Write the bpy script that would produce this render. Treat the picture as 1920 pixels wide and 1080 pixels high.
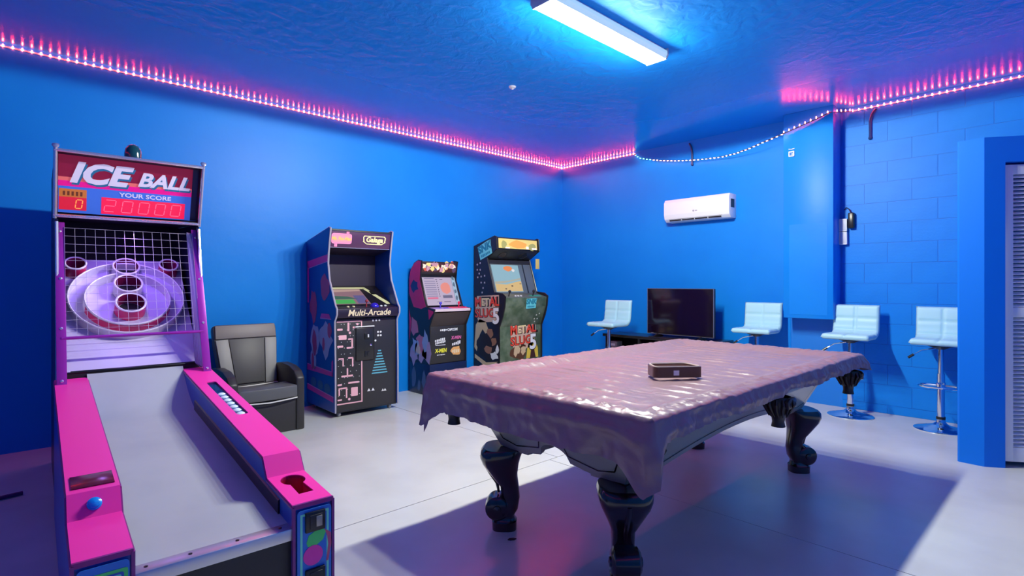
import bpy, bmesh, math, random
from mathutils import Vector, Matrix, noise
from math import sin, cos, pi, radians as rad
random.seed(7)
S = bpy.context.scene
for o in list(bpy.data.objects): bpy.data.objects.remove(o)
C = S.collection

# ------------------------------------------------------------------ camera, world, exposure
cam = bpy.data.objects.new('camera', bpy.data.cameras.new('camera'))
C.objects.link(cam)
cam.location = (5.668, -6.462, 1.3)
cam.rotation_euler = (rad(90), 0, rad(46.53))
cam.data.sensor_width = 36
cam.data.lens = 1022 / 1920 * 36
cam.data.shift_y = -8.6 / 1920
cam.data.clip_start = .02
S.camera = cam
W = bpy.data.worlds.new('world'); S.world = W; W.use_nodes = True
W.node_tree.nodes['Background'].inputs[0].default_value = (.02, .03, .06, 1)
W.node_tree.nodes['Background'].inputs[1].default_value = .3
S.view_settings.view_transform = 'Standard'
S.view_settings.look = 'None'
S.view_settings.gamma = 1
S.view_settings.exposure = 0.0
S.view_settings.use_curve_mapping = False
S.cycles.use_denoising = True
S.cycles.sample_clamp_indirect = 4
S.cycles.max_bounces = 8
S.cycles.diffuse_bounces = 5

# the tubes of the ceiling fixture (x 3.32, y -3.97 .. -2.67, just under its lens)
KEY = 86.0
for k in range(5):
    l = bpy.data.lights.new('ceiling_tube_light', 'SPOT')
    l.energy = KEY; l.color = (1, 1, .90)
    l.spot_size = rad(180); l.spot_blend = .03; l.shadow_soft_size = .045
    o = bpy.data.objects.new('ceiling_tube_light', l); C.objects.link(o)
    o.location = (3.32, -3.87 + k * .275, 2.998)
for k in range(5):                    # what the lens throws sideways onto ceiling and wall tops
    l = bpy.data.lights.new('ceiling_lens_glow', 'POINT')
    l.energy = KEY * .13; l.color = (1, 1, .90); l.shadow_soft_size = .045
    o = bpy.data.objects.new('ceiling_lens_glow', l); C.objects.link(o)
    o.location = (3.32, -3.87 + k * .275, 2.996)
LED_POWER = 480.0

# ------------------------------------------------------------------ materials
MATS = {}
def mat(name, col, rough=.5, metal=0., emit=None, es=1., coat=0., ior=None, spec=None, trans=0., bump=None, alpha=1., vary=None):
    if name in MATS: return MATS[name]
    m = bpy.data.materials.new(name); m.use_nodes = True
    nt = m.node_tree; b = nt.nodes['Principled BSDF']
    b.inputs['Base Color'].default_value = (*col, 1)
    b.inputs['Roughness'].default_value = rough
    b.inputs['Metallic'].default_value = metal
    if coat: b.inputs['Coat Weight'].default_value = coat; b.inputs['Coat Roughness'].default_value = .12
    if ior: b.inputs['IOR'].default_value = ior
    if spec is not None: b.inputs['Specular IOR Level'].default_value = spec
    if trans: b.inputs['Transmission Weight'].default_value = trans
    if emit:
        b.inputs['Emission Color'].default_value = (*emit, 1); b.inputs['Emission Strength'].default_value = es
    tc = None
    if bump or vary:
        tc = nt.nodes.new('ShaderNodeTexCoord')
    if bump:   # (scale, strength, distance)
        n = nt.nodes.new('ShaderNodeTexNoise'); n.inputs['Scale'].default_value = bump[0]; n.inputs['Detail'].default_value = 5
        bp = nt.nodes.new('ShaderNodeBump'); bp.inputs['Strength'].default_value = bump[1]; bp.inputs['Distance'].default_value = bump[2]
        nt.links.new(tc.outputs['Object'], n.inputs['Vector']); nt.links.new(n.outputs['Fac'], bp.inputs['Height'])
        nt.links.new(bp.outputs['Normal'], b.inputs['Normal'])
    if vary:   # (scale, second colour, lo, hi)
        n = nt.nodes.new('ShaderNodeTexNoise'); n.inputs['Scale'].default_value = vary[0]; n.inputs['Detail'].default_value = 6
        r = nt.nodes.new('ShaderNodeMapRange'); r.inputs[1].default_value = vary[2]; r.inputs[2].default_value = vary[3]
        mx = nt.nodes.new('ShaderNodeMix'); mx.data_type = 'RGBA'
        mx.inputs[6].default_value = (*col, 1); mx.inputs[7].default_value = (*vary[1], 1)
        nt.links.new(tc.outputs['Object'], n.inputs['Vector']); nt.links.new(n.outputs['Fac'], r.inputs[0])
        nt.links.new(r.outputs[0], mx.inputs[0]); nt.links.new(mx.outputs[2], b.inputs['Base Color'])
    MATS[name] = m
    return m

BLUE = mat('blue_wall_paint', (.003, .215, .73), .42, bump=(9, .10, .02), vary=(1.3, (.005, .24, .75), .4, .7), spec=.22)
BLOCK = mat('blue_block_paint', (.005, .225, .74), .45, bump=(45, .25, .004), vary=(3, (.004, .20, .69), .4, .7), spec=.2)
JOINT = mat('blue_joint_paint', (.005, .20, .69), .5)
CEIL = mat('blue_ceiling_paint', (.004, .29, .86), .2, bump=(9, .10, .02), spec=.3)
def relief_patches(m):
    # knock-down texture: strong in the middle of the ceiling, smoothed out near the walls
    nt = m.node_tree; bp = [n for n in nt.nodes if n.type == 'BUMP'][0]; tc = [n for n in nt.nodes if n.type == 'TEX_COORD'][0]; nz = [n for n in nt.nodes if n.type == 'TEX_NOISE'][0]
    nz.inputs['Distortion'].default_value = .6
    sp = nt.nodes.new('ShaderNodeSeparateXYZ'); nt.links.new(tc.outputs['Object'], sp.inputs[0])
    r1 = nt.nodes.new('ShaderNodeMapRange'); r1.inputs[1].default_value = .9; r1.inputs[2].default_value = 2.6; nt.links.new(sp.outputs[0], r1.inputs[0])
    r2 = nt.nodes.new('ShaderNodeMapRange'); r2.inputs[1].default_value = -.8; r2.inputs[2].default_value = -2.4; nt.links.new(sp.outputs[1], r2.inputs[0])
    mu = nt.nodes.new('ShaderNodeMath'); mu.operation = 'MULTIPLY'; nt.links.new(r1.outputs[0], mu.inputs[0]); nt.links.new(r2.outputs[0], mu.inputs[1])
    ma = nt.nodes.new('ShaderNodeMath'); ma.operation = 'MULTIPLY_ADD'; ma.inputs[1].default_value = .45; ma.inputs[2].default_value = .06
    rg = nt.nodes.new('ShaderNodeMapRange'); rg.inputs[3].default_value = .2; rg.inputs[4].default_value = .62; nt.links.new(mu.outputs[0], rg.inputs[0]); nt.links.new(rg.outputs[0], nt.nodes['Principled BSDF'].inputs['Roughness'])
    nt.links.new(mu.outputs[0], ma.inputs[0]); nt.links.new(ma.outputs[0], bp.inputs['Strength'])
relief_patches(CEIL)
CONC = mat('sealed_concrete', (.66, .675, .63), .25, vary=(2.2, (.57, .58, .545), .42, .75), spec=.5, bump=(3, .05, .02))
CRACK = mat('joint_dirt', (.05, .05, .055), .9)
WHITE = mat('white_plastic', (.8, .82, .83), .35)
WPAINT = mat('white_door_paint', (.78, .79, .82), .4)
BLACK = mat('black_plastic', (.012, .012, .013), .3)
BLACKM = mat('black_satin', (.02, .02, .022), .5)
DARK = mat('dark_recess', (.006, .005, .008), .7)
CHROME = mat('chrome', (.85, .87, .9), .08, 1)
STEEL = mat('brushed_steel', (.6, .6, .63), .32, 1)
PINK = mat('hot_pink_laminate', (1.0, .04, .40), .38, spec=.4)
MBLUE = mat('blue_side_laminate', (.01, .09, .45), .3)
PURP = mat('purple_metal', (.38, .03, .42), .3, .25)
MAROON = mat('maroon_acrylic', (.10, .005, .02), .2)
LANE = mat('grey_lane_surface', (.46, .49, .51), .55, vary=(3, (.40, .43, .46), .4, .7))
BOARD = mat('lavender_target_board', (.62, .55, .80), .35)
RINGW = mat('white_ring', (.80, .78, .82), .35)
RINGR = mat('red_ring', (.62, .02, .12), .35)
VINYL = mat('plum_vinyl_cover', (.25, .15, .16), .36, spec=.9, bump=(18, .35, .012))
WOODD = mat('espresso_wood', (.36, .32, .25), .3, coat=.3, ior=1.6, bump=(20, .06, .004))
WOODB = mat('near_black_wood', (.008, .007, .008), .22, coat=.5)
LEATH = mat('black_leather', (.02, .016, .016), .4)
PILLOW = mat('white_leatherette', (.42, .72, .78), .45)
GREYV = mat('grey_vinyl', (.26, .255, .24), .5)
BLKV = mat('black_vinyl', (.028, .027, .028), .42)
CREAM = mat('cream_piping', (.75, .74, .7), .5)
SILV = mat('silver_edge_trim', (.75, .72, .8), .25, .8)
def em(name, col, s=1.): return mat(name, (.02, .02, .02), .5, emit=col, es=s)

# ------------------------------------------------------------------ builders
class MB:
    def __init__(s): s.bm = bmesh.new()
    def add(s, vs, fs):
        v = [s.bm.verts.new(p) for p in vs]
        for f in fs:
            try: s.bm.faces.new([v[i] for i in f])
            except ValueError: pass
        return v
    def box(s, lo, hi, bev=0, M=None, seg=2):
        b = bmesh.new()
        x0, y0, z0 = lo; x1, y1, z1 = hi
        vs = [b.verts.new(p) for p in ((x0,y0,z0),(x1,y0,z0),(x1,y1,z0),(x0,y1,z0),(x0,y0,z1),(x1,y0,z1),(x1,y1,z1),(x0,y1,z1))]
        for f in ((3,2,1,0),(4,5,6,7),(0,1,5,4),(1,2,6,5),(2,3,7,6),(3,0,4,7)): b.faces.new([vs[i] for i in f])
        if bev: bmesh.ops.bevel(b, geom=b.edges[:], offset=bev, segments=seg, profile=.5, affect='EDGES')
        return s.merge(b, M)
    def merge(s, b, M=None):
        if M is not None: b.transform(M)
        me = bpy.data.meshes.new('t'); b.to_mesh(me); b.free(); s.bm.from_mesh(me); bpy.data.meshes.remove(me)
        return s
    def prism(s, pts, axis, a, b_, bev=0):
        """extrude a 2-D outline: axis x -> pts are (y,z); y -> (x,z); z -> (x,y)"""
        f = {'x': lambda p, t: (t, p[0], p[1]), 'y': lambda p, t: (p[0], t, p[1]), 'z': lambda p, t: (p[0], p[1], t)}[axis]
        b = bmesh.new(); n = len(pts)
        A = [b.verts.new(f(p, a)) for p in pts]; B = [b.verts.new(f(p, b_)) for p in pts]
        b.faces.new(A); b.faces.new(B[::-1])
        for i in range(n): b.faces.new((A[i], B[i], B[(i+1) % n], A[(i+1) % n]))
        bmesh.ops.recalc_face_normals(b, faces=b.faces[:])
        if bev: bmesh.ops.bevel(b, geom=b.edges[:], offset=bev, segments=2, profile=.5, affect='EDGES')
        return s.merge(b)
    def lathe(s, prof, n=24, M=None, cap=True):
        b = bmesh.new(); rings = []
        for r, z in prof:
            rings.append([b.verts.new((r*cos(2*pi*i/n), r*sin(2*pi*i/n), z)) for i in range(n)])
        for A, B in zip(rings, rings[1:]):
            for i in range(n): b.faces.new((A[i], A[(i+1) % n], B[(i+1) % n], B[i]))
        if cap:
            b.faces.new(rings[0][::-1]); b.faces.new(rings[-1])
        bmesh.ops.recalc_face_normals(b, faces=b.faces[:])
        return s.merge(b, M)
    def tube(s, pts, r, n=8, cyc=False):
        """r: number or list; parallel-ish frames"""
        b = bmesh.new(); P = [Vector(p) for p in pts]; N = len(P); rings = []
        up = None
        for i in range(N):
            d = (P[(i+1) % N] - P[i-1]) if cyc else (P[min(i+1, N-1)] - P[max(i-1, 0)])
            d.normalize()
            if up is None:
                up = d.orthogonal().normalized()
            up = (up - d*up.dot(d)).normalized(); side = d.cross(up)
            rr = r[i] if isinstance(r, (list, tuple)) else r
            rings.append([b.verts.new(P[i] + (up*cos(2*pi*k/n) + side*sin(2*pi*k/n))*rr) for k in range(n)])
        for A, B in (list(zip(rings, rings[1:])) + ([(rings[-1], rings[0])] if cyc else [])):
            for k in range(n): b.faces.new((A[k], A[(k+1) % n], B[(k+1) % n], B[k]))
        if not cyc: b.faces.new(rings[0][::-1]); b.faces.new(rings[-1])
        bmesh.ops.recalc_face_normals(b, faces=b.faces[:])
        return s.merge(b)
    def sphere(s, c, r, u=12, v=8, sc=(1, 1, 1)):
        b = bmesh.new(); bmesh.ops.create_uvsphere(b, u_segments=u, v_segments=v, radius=r)
        return s.merge(b, Matrix.Translation(c) @ Matrix.Diagonal((*sc, 1)))
    def obj(s, name, m, parent=None, smooth=False, M=None):
        me = bpy.data.meshes.new(name); s.bm.to_mesh(me); s.bm.free()
        me.materials.append(m)
        if smooth:
            for p in me.polygons: p.use_smooth = True
            try: me.set_sharp_from_angle(angle=rad(38))
            except Exception: pass
        o = bpy.data.objects.new(name, me); C.objects.link(o)
        if parent: o.parent = parent
        if M is not None: o.matrix_basis = M
        return o
def box(name, lo, hi, m, parent=None, bev=0, M=None):
    return MB().box(lo, hi, bev).obj(name, m, parent, smooth=bev > 0, M=M)
def tag(o, label=None, cat=None, group=None, kind=None):
    if label: o['label'] = label
    if cat: o['category'] = cat
    if group: o['group'] = group
    if kind: o['kind'] = kind
    return o
def thing(name, label, cat, loc=(0, 0, 0), rz=0., group=None):
    o = bpy.data.objects.new(name, None); C.objects.link(o); o.empty_display_size = .1
    o.location = loc; o.rotation_euler = (0, 0, rz)
    return tag(o, label, cat, group)
def struct(o): o['kind'] = 'structure'; return o
def dup(root, loc=None, rz=None):
    def cp(o, par):
        c = o.copy(); C.objects.link(c)
        if par: c.parent = par
        for ch in list(o.children): cp(ch, c)
        return c
    r = cp(root, None)
    if loc is not None: r.location = loc
    if rz is not None: r.rotation_euler = (0, 0, rz)
    return r
def frame(o, x, y):
    """matrix with origin o, local x along x, local y along y, z = normal"""
    x = Vector(x).normalized(); y = Vector(y); y = (y - x*y.dot(x)).normalized(); z = x.cross(y)
    M = Matrix((x, y, z)).transposed().to_4x4(); M.translation = Vector(o)
    return M
def area(p): return abs(sum(p[i-1][0]*p[i][1] - p[i][0]*p[i-1][1] for i in range(len(p))))/2
def flat(name, polys, m, parent, M, t=.0015, z=0.):
    """thin printed shapes in the plane of M, raised by t: the large ones each an object, the small ones joined"""
    big = [p for p in polys if area(p) > .0011] if len(polys) < 20 else []
    small = [p for p in polys if p not in big]
    if len(small) == 1: big += small; small = []
    for p in big: o = MB().prism(p, 'z', z, z + t).obj(name, m, parent, M=M)
    if small:
        mb = MB()
        for p in small: mb.prism(p, 'z', z, z + t)
        o = mb.obj(name, m, parent, M=M); o['kind'] = 'stuff'
    return o
def rect(x0, y0, x1, y1, r=0, n=5):
    if x0 > x1: x0, x1 = x1, x0
    if y0 > y1: y0, y1 = y1, y0
    if not r: return [(x0, y0), (x1, y0), (x1, y1), (x0, y1)]
    out = []
    for cx, cy, a in ((x1-r, y0+r, -90), (x1-r, y1-r, 0), (x0+r, y1-r, 90), (x0+r, y0+r, 180)):
        for i in range(n+1):
            t = rad(a + 90*i/n); out.append((cx + r*cos(t), cy + r*sin(t)))
    return out
def frame_strips(x0, y0, x1, y1, w):
    return [rect(x0, y0, x1, y0+w), rect(x0, y1-w, x1, y1), rect(x0, y0+w, x0+w, y1-w), rect(x1-w, y0+w, x1, y1-w)]
def circ(cx, cy, r, n=16, sy=1): return [(cx + r*cos(2*pi*i/n), cy + sy*r*sin(2*pi*i/n)) for i in range(n)]
TEXTS = []
def text(body, size, m, parent, M, shear=0., bold=0., ext=.001, align='CENTER', name='lettering', sx=1.):
    cu = bpy.data.curves.new(name, 'FONT'); cu.body = body; cu.size = size; cu.shear = shear; cu.offset = bold
    cu.extrude = ext; cu.align_x = align; cu.align_y = 'CENTER'; cu.resolution_u = 3
    o = bpy.data.objects.new(name, cu); C.objects.link(o); o.parent = parent
    cu.materials.append(m); o.matrix_basis = M @ Matrix.Diagonal((sx, 1, 1, 1)); TEXTS.append(o)
    return o
def off(M, x=0, y=0, z=0, rot=0): return M @ Matrix.Translation((x, y, z)) @ Matrix.Rotation(rot, 4, 'Z')
def poly_slab(name, outer, holes, m, parent, t, zf, smooth=False):
    """slab over a 2-D outline (x,y) with holes; zf(x,y)=top height; thickness t downwards"""
    b = bmesh.new(); edges = []
    for lp in [outer] + holes:
        v = [b.verts.new((p[0], p[1], 0)) for p in lp]
        for i in range(len(v)): edges.append(b.edges.new((v[i], v[(i+1) % len(v)])))
    bmesh.ops.triangle_fill(b, use_beauty=True, use_dissolve=False, edges=edges)
    for v in b.verts: v.co.z = zf(v.co.x, v.co.y)
    bmesh.ops.recalc_face_normals(b, faces=b.faces[:])
    if sum(f.normal.z for f in b.faces) < 0: bmesh.ops.reverse_faces(b, faces=b.faces[:])
    r = bmesh.ops.extrude_face_region(b, geom=b.faces[:])
    vs = [e for e in r['geom'] if isinstance(e, bmesh.types.BMVert)]
    for v in vs: v.co.z -= t
    bmesh.ops.recalc_face_normals(b, faces=b.faces[:])
    mb = MB(); mb.merge(b)
    return mb.obj(name, m, parent, smooth)

# ------------------------------------------------------------------ setting
H = 3.127; XR = 7.3; YF = -9.0
fl = struct(box('floor', (0, YF, -.12), (XR, 0, -.006), CRACK))
JX, JY, G = 2.94, -3.495, .0025
for lo, hi in (((0, -3.405+G), (JX-G, 0)), ((0, YF), (JX-G, -3.405-G)), ((JX+G, JY+G), (XR, 0)), ((JX+G, YF), (XR, JY-G))):
    box('slab', (*lo, -.006), (*hi, 0), CONC, fl)
struct(box('ceiling', (-.1, YF, H), (XR, .1, H+.1), CEIL))
struct(box('wall_left', (-.1, YF, 0), (0, .1, H), BLUE))
struct(box('wall_right', (XR, YF, 0), (XR+.1, .1, H), BLUE))
struct(box('wall_front', (-.1, YF-.1, 0), (XR+.1, YF, H), BLUE))
wb = struct(box('wall_back', (0, 0, 0), (XR, .1, H), JOINT))
box('smooth_panel', (0, -.006, 0), (3.39, 0, H), BLUE, wb)
BW, BH = .40, .203                        # painted concrete blocks right of the boxed pier
def block_mesh(w):
    mb = MB(); mb.box((.002, -.0035, .002), (w-.002, 0, BH-.002), .0015, seg=1)
    me = bpy.data.meshes.new('block'); mb.bm.to_mesh(me); mb.bm.free(); me.materials.append(BLOCK); return me
full = block_mesh(BW); half = block_mesh(BW/2)
for r in range(16):
    zb = r*BH - .12
    x = 3.895 - (BW/2 if r % 2 else 0) + .005
    while x < XR - .05:
        me = full; xx = x
        if x < 3.89: me = half; xx = x + BW/2
        if zb + BH <= H + .02 and zb >= -.13 and xx + BW < XR + .01:
            o = bpy.data.objects.new('block', me); C.objects.link(o); o.parent = wb
            o.location = (xx, 0, zb if zb > 0 else zb); 
            if zb < 0: o.scale.z = (BH + zb)/BH; o.location.z = 0
        x += BW
# boxed pier with a faint raised panel
tr = struct(box('trim_1', (3.40, -.25, .93), (3.885, 0, H), BLUE, bev=.004))
box('raised_panel', (3.46, -.252, .97), (3.83, -.25, 1.93), BLUE, tr)
# closet box with angled door wall
P0 = Vector((5.167, -1.373, 0)); e = Vector((.834, .552, 0)).normalized(); nrm = Vector((e.y, -e.x, 0))
CT = 2.335
q = [P0 + e*t for t in (0, .127, .93, 1.05)]
wc = MB()
wc.prism([(5.028, -1.363), (P0.x, P0.y), (q[1].x, q[1].y), (q[1].x - nrm.x*.10, q[1].y - nrm.y*.10), (5.14, -1.25), (5.14, 0), (5.016, 0), (5.016, -1.351)], 'z', 0, CT)
wc.prism([(q[1].x, q[1].y), (q[2].x, q[2].y), (q[2].x - nrm.x*.1, q[2].y - nrm.y*.1), (q[1].x - nrm.x*.1, q[1].y - nrm.y*.1)], 'z', 2.155, CT)
wc.prism([(q[2].x, q[2].y), (q[3].x, q[3].y), (q[3].x, 0), (q[3].x-.1, 0), (q[3].x-.1, q[3].y+.02), (q[2].x - nrm.x*.1, q[2].y - nrm.y*.1)], 'z', 0, CT)
wc.prism([(5.14, -1.25), (q[1].x - nrm.x*.1, q[1].y - nrm.y*.1), (q[2].x - nrm.x*.1, q[2].y - nrm.y*.1), (q[3].x-.1, 0), (5.14, 0)], 'z', CT-.04, CT)
wc = struct(wc.obj('wall_closet', mat('blue_closet_paint', (.004, .17, .74), .45, bump=(12, .1, .01), spec=.2)))
DM = frame(q[1] + e*.012 - nrm*.03, e, (0, 0, 1))       # door plane: x along wall, y up, z towards room
dr = struct(thing('door_1', None, None)); 
box('stile', (0, .04, -.034), (.052, 2.14, 0), WPAINT, dr, .002, DM); box('stile', (.722, .04, -.034), (.775, 2.14, 0), WPAINT, dr, .002, DM)
for a, b in ((.04, .14), (1.06, 1.13), (2.07, 2.14)): box('rail', (.052, a, -.032), (.722, b, -.002), WPAINT, dr, .002, DM)
sl = MB(); sl.box((.05, -.017, -.003), (.724, .017, .003), .0015, seg=1); slm = bpy.data.meshes.new('slat'); sl.bm.to_mesh(slm); sl.bm.free(); slm.materials.append(WPAINT)
for a, b in ((.14, 1.06), (1.13, 2.07)):
    n = int((b-a)/.028)
    for i in range(n):
        o = bpy.data.objects.new('slat', slm); C.objects.link(o); o.parent = dr
        o.matrix_basis = DM @ Matrix.Translation((0, a + (i+.5)*(b-a)/n, -.017)) @ Matrix.Rotation(rad(-52), 4, 'X')

# ------------------------------------------------------------------ ceiling fixture
t = thing('ceiling_light', 'long white fluorescent wrap light fixture on the blue ceiling', 'ceiling light', (3.325, -3.32, H))
box('housing', (-.085, -.655, -.022), (.085, .655, 0), WHITE, t, .003)
prof = [(-.10, -.02), (-.102, -.045), (-.085, -.076), (.085, -.076), (.102, -.045), (.10, -.02)]
mb = MB(); mb.prism(prof, 'y', -.645, .645, 0)
mb.obj('lens', mat('fluorescent_lens', (.5, .55, .58), .35, emit=(.50, .78, .88), es=.62), t)
for s in (-1, 1): MB().prism([(-.104, 0), (-.106, -.047), (-.088, -.08), (.088, -.08), (.106, -.047), (.104, 0)], 'y', s*.645, s*.658).obj('end_cap', mat('end_cap_grey', (.5, .52, .56), .4), t)
o = MB().lathe([(.0, 0), (.035, 0), (.03, -.012), (.012, -.02), (.008, -.03), (0, -.03)], 12, cap=False).obj('ceiling_flake', WPAINT, smooth=True)  # hook-like plate standing in for a flake of peeling ceiling paint
o.location = (2.0, -2.98, H); tag(o, 'small pale plate standing in for peeling paint on the dark blue ceiling', 'paint flake')

# ------------------------------------------------------------------ LED strip
strip = thing('led_strip', 'glowing pink light strip along the wall tops, sagging in front of the pier', 'light strip')
LEDP = em('led_pink', (1.0, .020, .016), LED_POWER); LEDC = em('led_cyan', (.12, 1.0, .80), 40.)
LEDS = em('led_pink_hanging', (1.0, .22, .14), LED_POWER*.16)
tape = mat('led_tape', (.75, .7, .68), .5)
ledm = {}
for k, m in (('p', LEDP), ('c', LEDC), ('s', LEDS)):
    b = bmesh.new()
    if k == 'p': bmesh.ops.create_uvsphere(b, u_segments=6, v_segments=4, radius=.0052); bmesh.ops.scale(b, vec=(1, 1, 2.4), verts=b.verts[:])
    else: bmesh.ops.create_cone(b, cap_ends=True, segments=8, radius1=.0095, radius2=.0095, depth=.002)
    me = bpy.data.meshes.new('led'); b.to_mesh(me); b.free(); me.materials.append(m); ledm[k] = me
def lerp_path(P, step):
    out = []; acc = 0; P = [Vector(p) for p in P]
    for a, b in zip(P, P[1:]):
        L = (b-a).length; d = acc
        while d < L: out.append(a + (b-a)*(d/L)); d += step
        acc = d - L
    return out
def led_run(path, off_, step, kind, tapeofs):
    for i, p in enumerate(lerp_path(path, step)):
        k = kind(i) if callable(kind) else kind
        o = bpy.data.objects.new('led', ledm[k]); C.objects.link(o); o.parent = strip
        o.location = p + Vector(off_)
def tape_run(path, w=.006, h=.010, m=None):   # w across, h high
    mb = MB(); P = [Vector(p) for p in path]
    for a, b in zip(P, P[1:]):
        d = (b-a).normalized(); up = Vector((0, 0, 1)); s = d.cross(up).normalized(); up = s.cross(d)
        vs = []
        for q_ in (a, b):
            for i, j in ((-1, -1), (1, -1), (1, 1), (-1, 1)): vs.append(q_ + s*i*w/2 + up*j*h/2)
        mb.add(vs, [(0,1,2,3),(7,6,5,4),(0,4,5,1),(1,5,6,2),(2,6,7,3),(3,7,4,0)])
    mb.obj('tape', m or tape, strip)
ZS = H - .026
left = [(.006, -6.75, ZS), (.006, -.006, ZS)]
back = [(.006, -.012, ZS), (1.34, -.012, ZS)]
hang = [(1.34, -.012, ZS), (1.39, -.05, 3.06), (1.479, -.06, 3.009), (1.60, -.065, 2.975), (1.783, -.07, 2.930), (2.0, -.08, 2.888), (2.24, -.09, 2.855), (2.45, -.10, 2.836), (2.657, -.12, 2.824),
        (2.85, -.17, 2.824), (3.02, -.23, 2.838), (3.23, -.275, 2.876), (3.42, -.288, 2.918), (3.60, -.29, 2.965), (3.75, -.28, 3.01), (3.86, -.265, 3.05), (3.95, -.10, 3.07), (4.0, -.014, 3.085)]
right = [(4.0, -.014, 3.085), (5.6, -.014, ZS-.012)]
tape_run(left); tape_run(back); tape_run(hang, .022, .003, mat('dark_tape', (.05, .02, .025), .5)); tape_run(right)
led_run(left, (.007, 0, .004), .055, 'p', 0)
led_run(back, (0, -.007, .004), .055, 'p', 0)
led_run(hang[:13], (0, 0, -.0032), .055, lambda i: 'c' if 1 <= i < 7 else 's', 0)
led_run(hang[12:], (0, -.006, .012), .055, 'p', 0)
led_run(right, (0, -.008, .004), .055, 'p', 0)
# unseen glowing run continuing the strip round the room, added for pink fill light
rest = [(5.6, -.012, ZS), (XR-.012, -.012, ZS), (XR-.012, YF+.012, ZS), (.012, YF+.012, ZS), (.012, -6.75, ZS)]
mb = MB()
for a, b in zip(rest, rest[1:]):
    mb.box((min(a[0], b[0])-.003, min(a[1], b[1])-.003, ZS-.003), (max(a[0], b[0])+.003, max(a[1], b[1])+.003, ZS+.003))
o = mb.obj('led_run', em('led_pink_fill', (1, .02, .016), LED_POWER*.075), strip); o['kind'] = 'stuff'
# ------------------------------------------------------------------ wall fittings
o = thing('air_conditioner', 'white split air conditioner mounted high on the blue back wall', 'air conditioner', (2.34, 0, 2.085))
MB().prism([(0, .0), (-.14, .0), (-.185, .035), (-.20, .09), (-.20, .24), (-.17, .285), (0, .285)], 'x', -.43, .43, .006).obj('body', WHITE, o, True)
FM = frame((0, -.178, .030), (1, 0, 0), (0, -.015, .055))
flat('outlet_slot', [rect(-.36 + k*.175, -.020, -.20 + k*.175, -.004) for k in range(4)] + [rect(-.37, .004, .34, .014)], DARK, o, FM, .004)
flat('logo_mark', [circ(-.02, 0, .012, 12), rect(0, -.006, .03, .006)], mat('grey_print', (.35, .35, .38), .5), o, frame((0, -.2005, .115), (1, 0, 0), (0, 0, 1)), .001)
box('side_vent', (.4305, -.15, .12), (.433, -.06, .22), BLACKM, o)
o = thing('wall_switch', 'pair of stacked white switch boxes on the wall beside the boxed pier', 'switch', (3.925, -.006, 1.705))
for z in (0, .137): box('cover', (-.045, -.05, z), (.03, 0, z+.13), mat('grey_switch', (.55, .57, .66), .5), o, .006)
for z in (0, .137): flat('cover_frame', frame_strips(-.045, z, .03, z+.13, .007), WHITE, o, frame((0, -.0505, 0), (1, 0, 0), (0, 0, 1)), .002)
o = thing('plug_adapter', 'small black plug adapter right of the white switch boxes', 'adapter', (4.0, -.006, 1.87))
box('body', (-.035, -.06, 0), (.02, 0, .16), BLACK, o, .01)
MB().tube([(-.01, -.03, .155), (-.03, -.03, .20), (-.055, -.02, .22), (-.08, -.01, .20)], .005, 6).obj('cord', BLACK, o, True)
o = thing('motion_sensor', 'tiny white sensor on the upper face of the boxed pier', 'sensor', (3.487, -.25, 2.66))
box('case', (-.03, -.02, 0), (.03, 0, .06), WHITE, o, .006); box('lens', (-.018, -.024, .012), (.018, -.018, .045), mat('sensor_blue', (.05, .2, .55), .2), o, .002)
MB().tube([(-.03, -.01, .085), (.0, -.012, .078), (.03, -.01, .085)], .004, 6).obj('bracket', WHITE, o)
def cable(x, z0, z1, label, bend):
    mb = MB(); mb.tube([(x+bend, -.02, z1), (x+bend*.3, -.025, z1-.05), (x, -.022, z1-.12), (x, -.02, z0+.02)], .013, 8); mb.sphere((x, -.02, z0+.015), .018, 8, 6)
    tag(mb.obj('cable', mat('blue_black_cable', (.003, .03, .14), .5), None, True), label, 'cable')
cable(2.21, 2.80, 3.09, 'short dark cable hanging from the ceiling above the air conditioner', -.04)
cable(4.155, 2.76, 3.06, 'short dark cable looping down the block wall right of the pier', .05)

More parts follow.
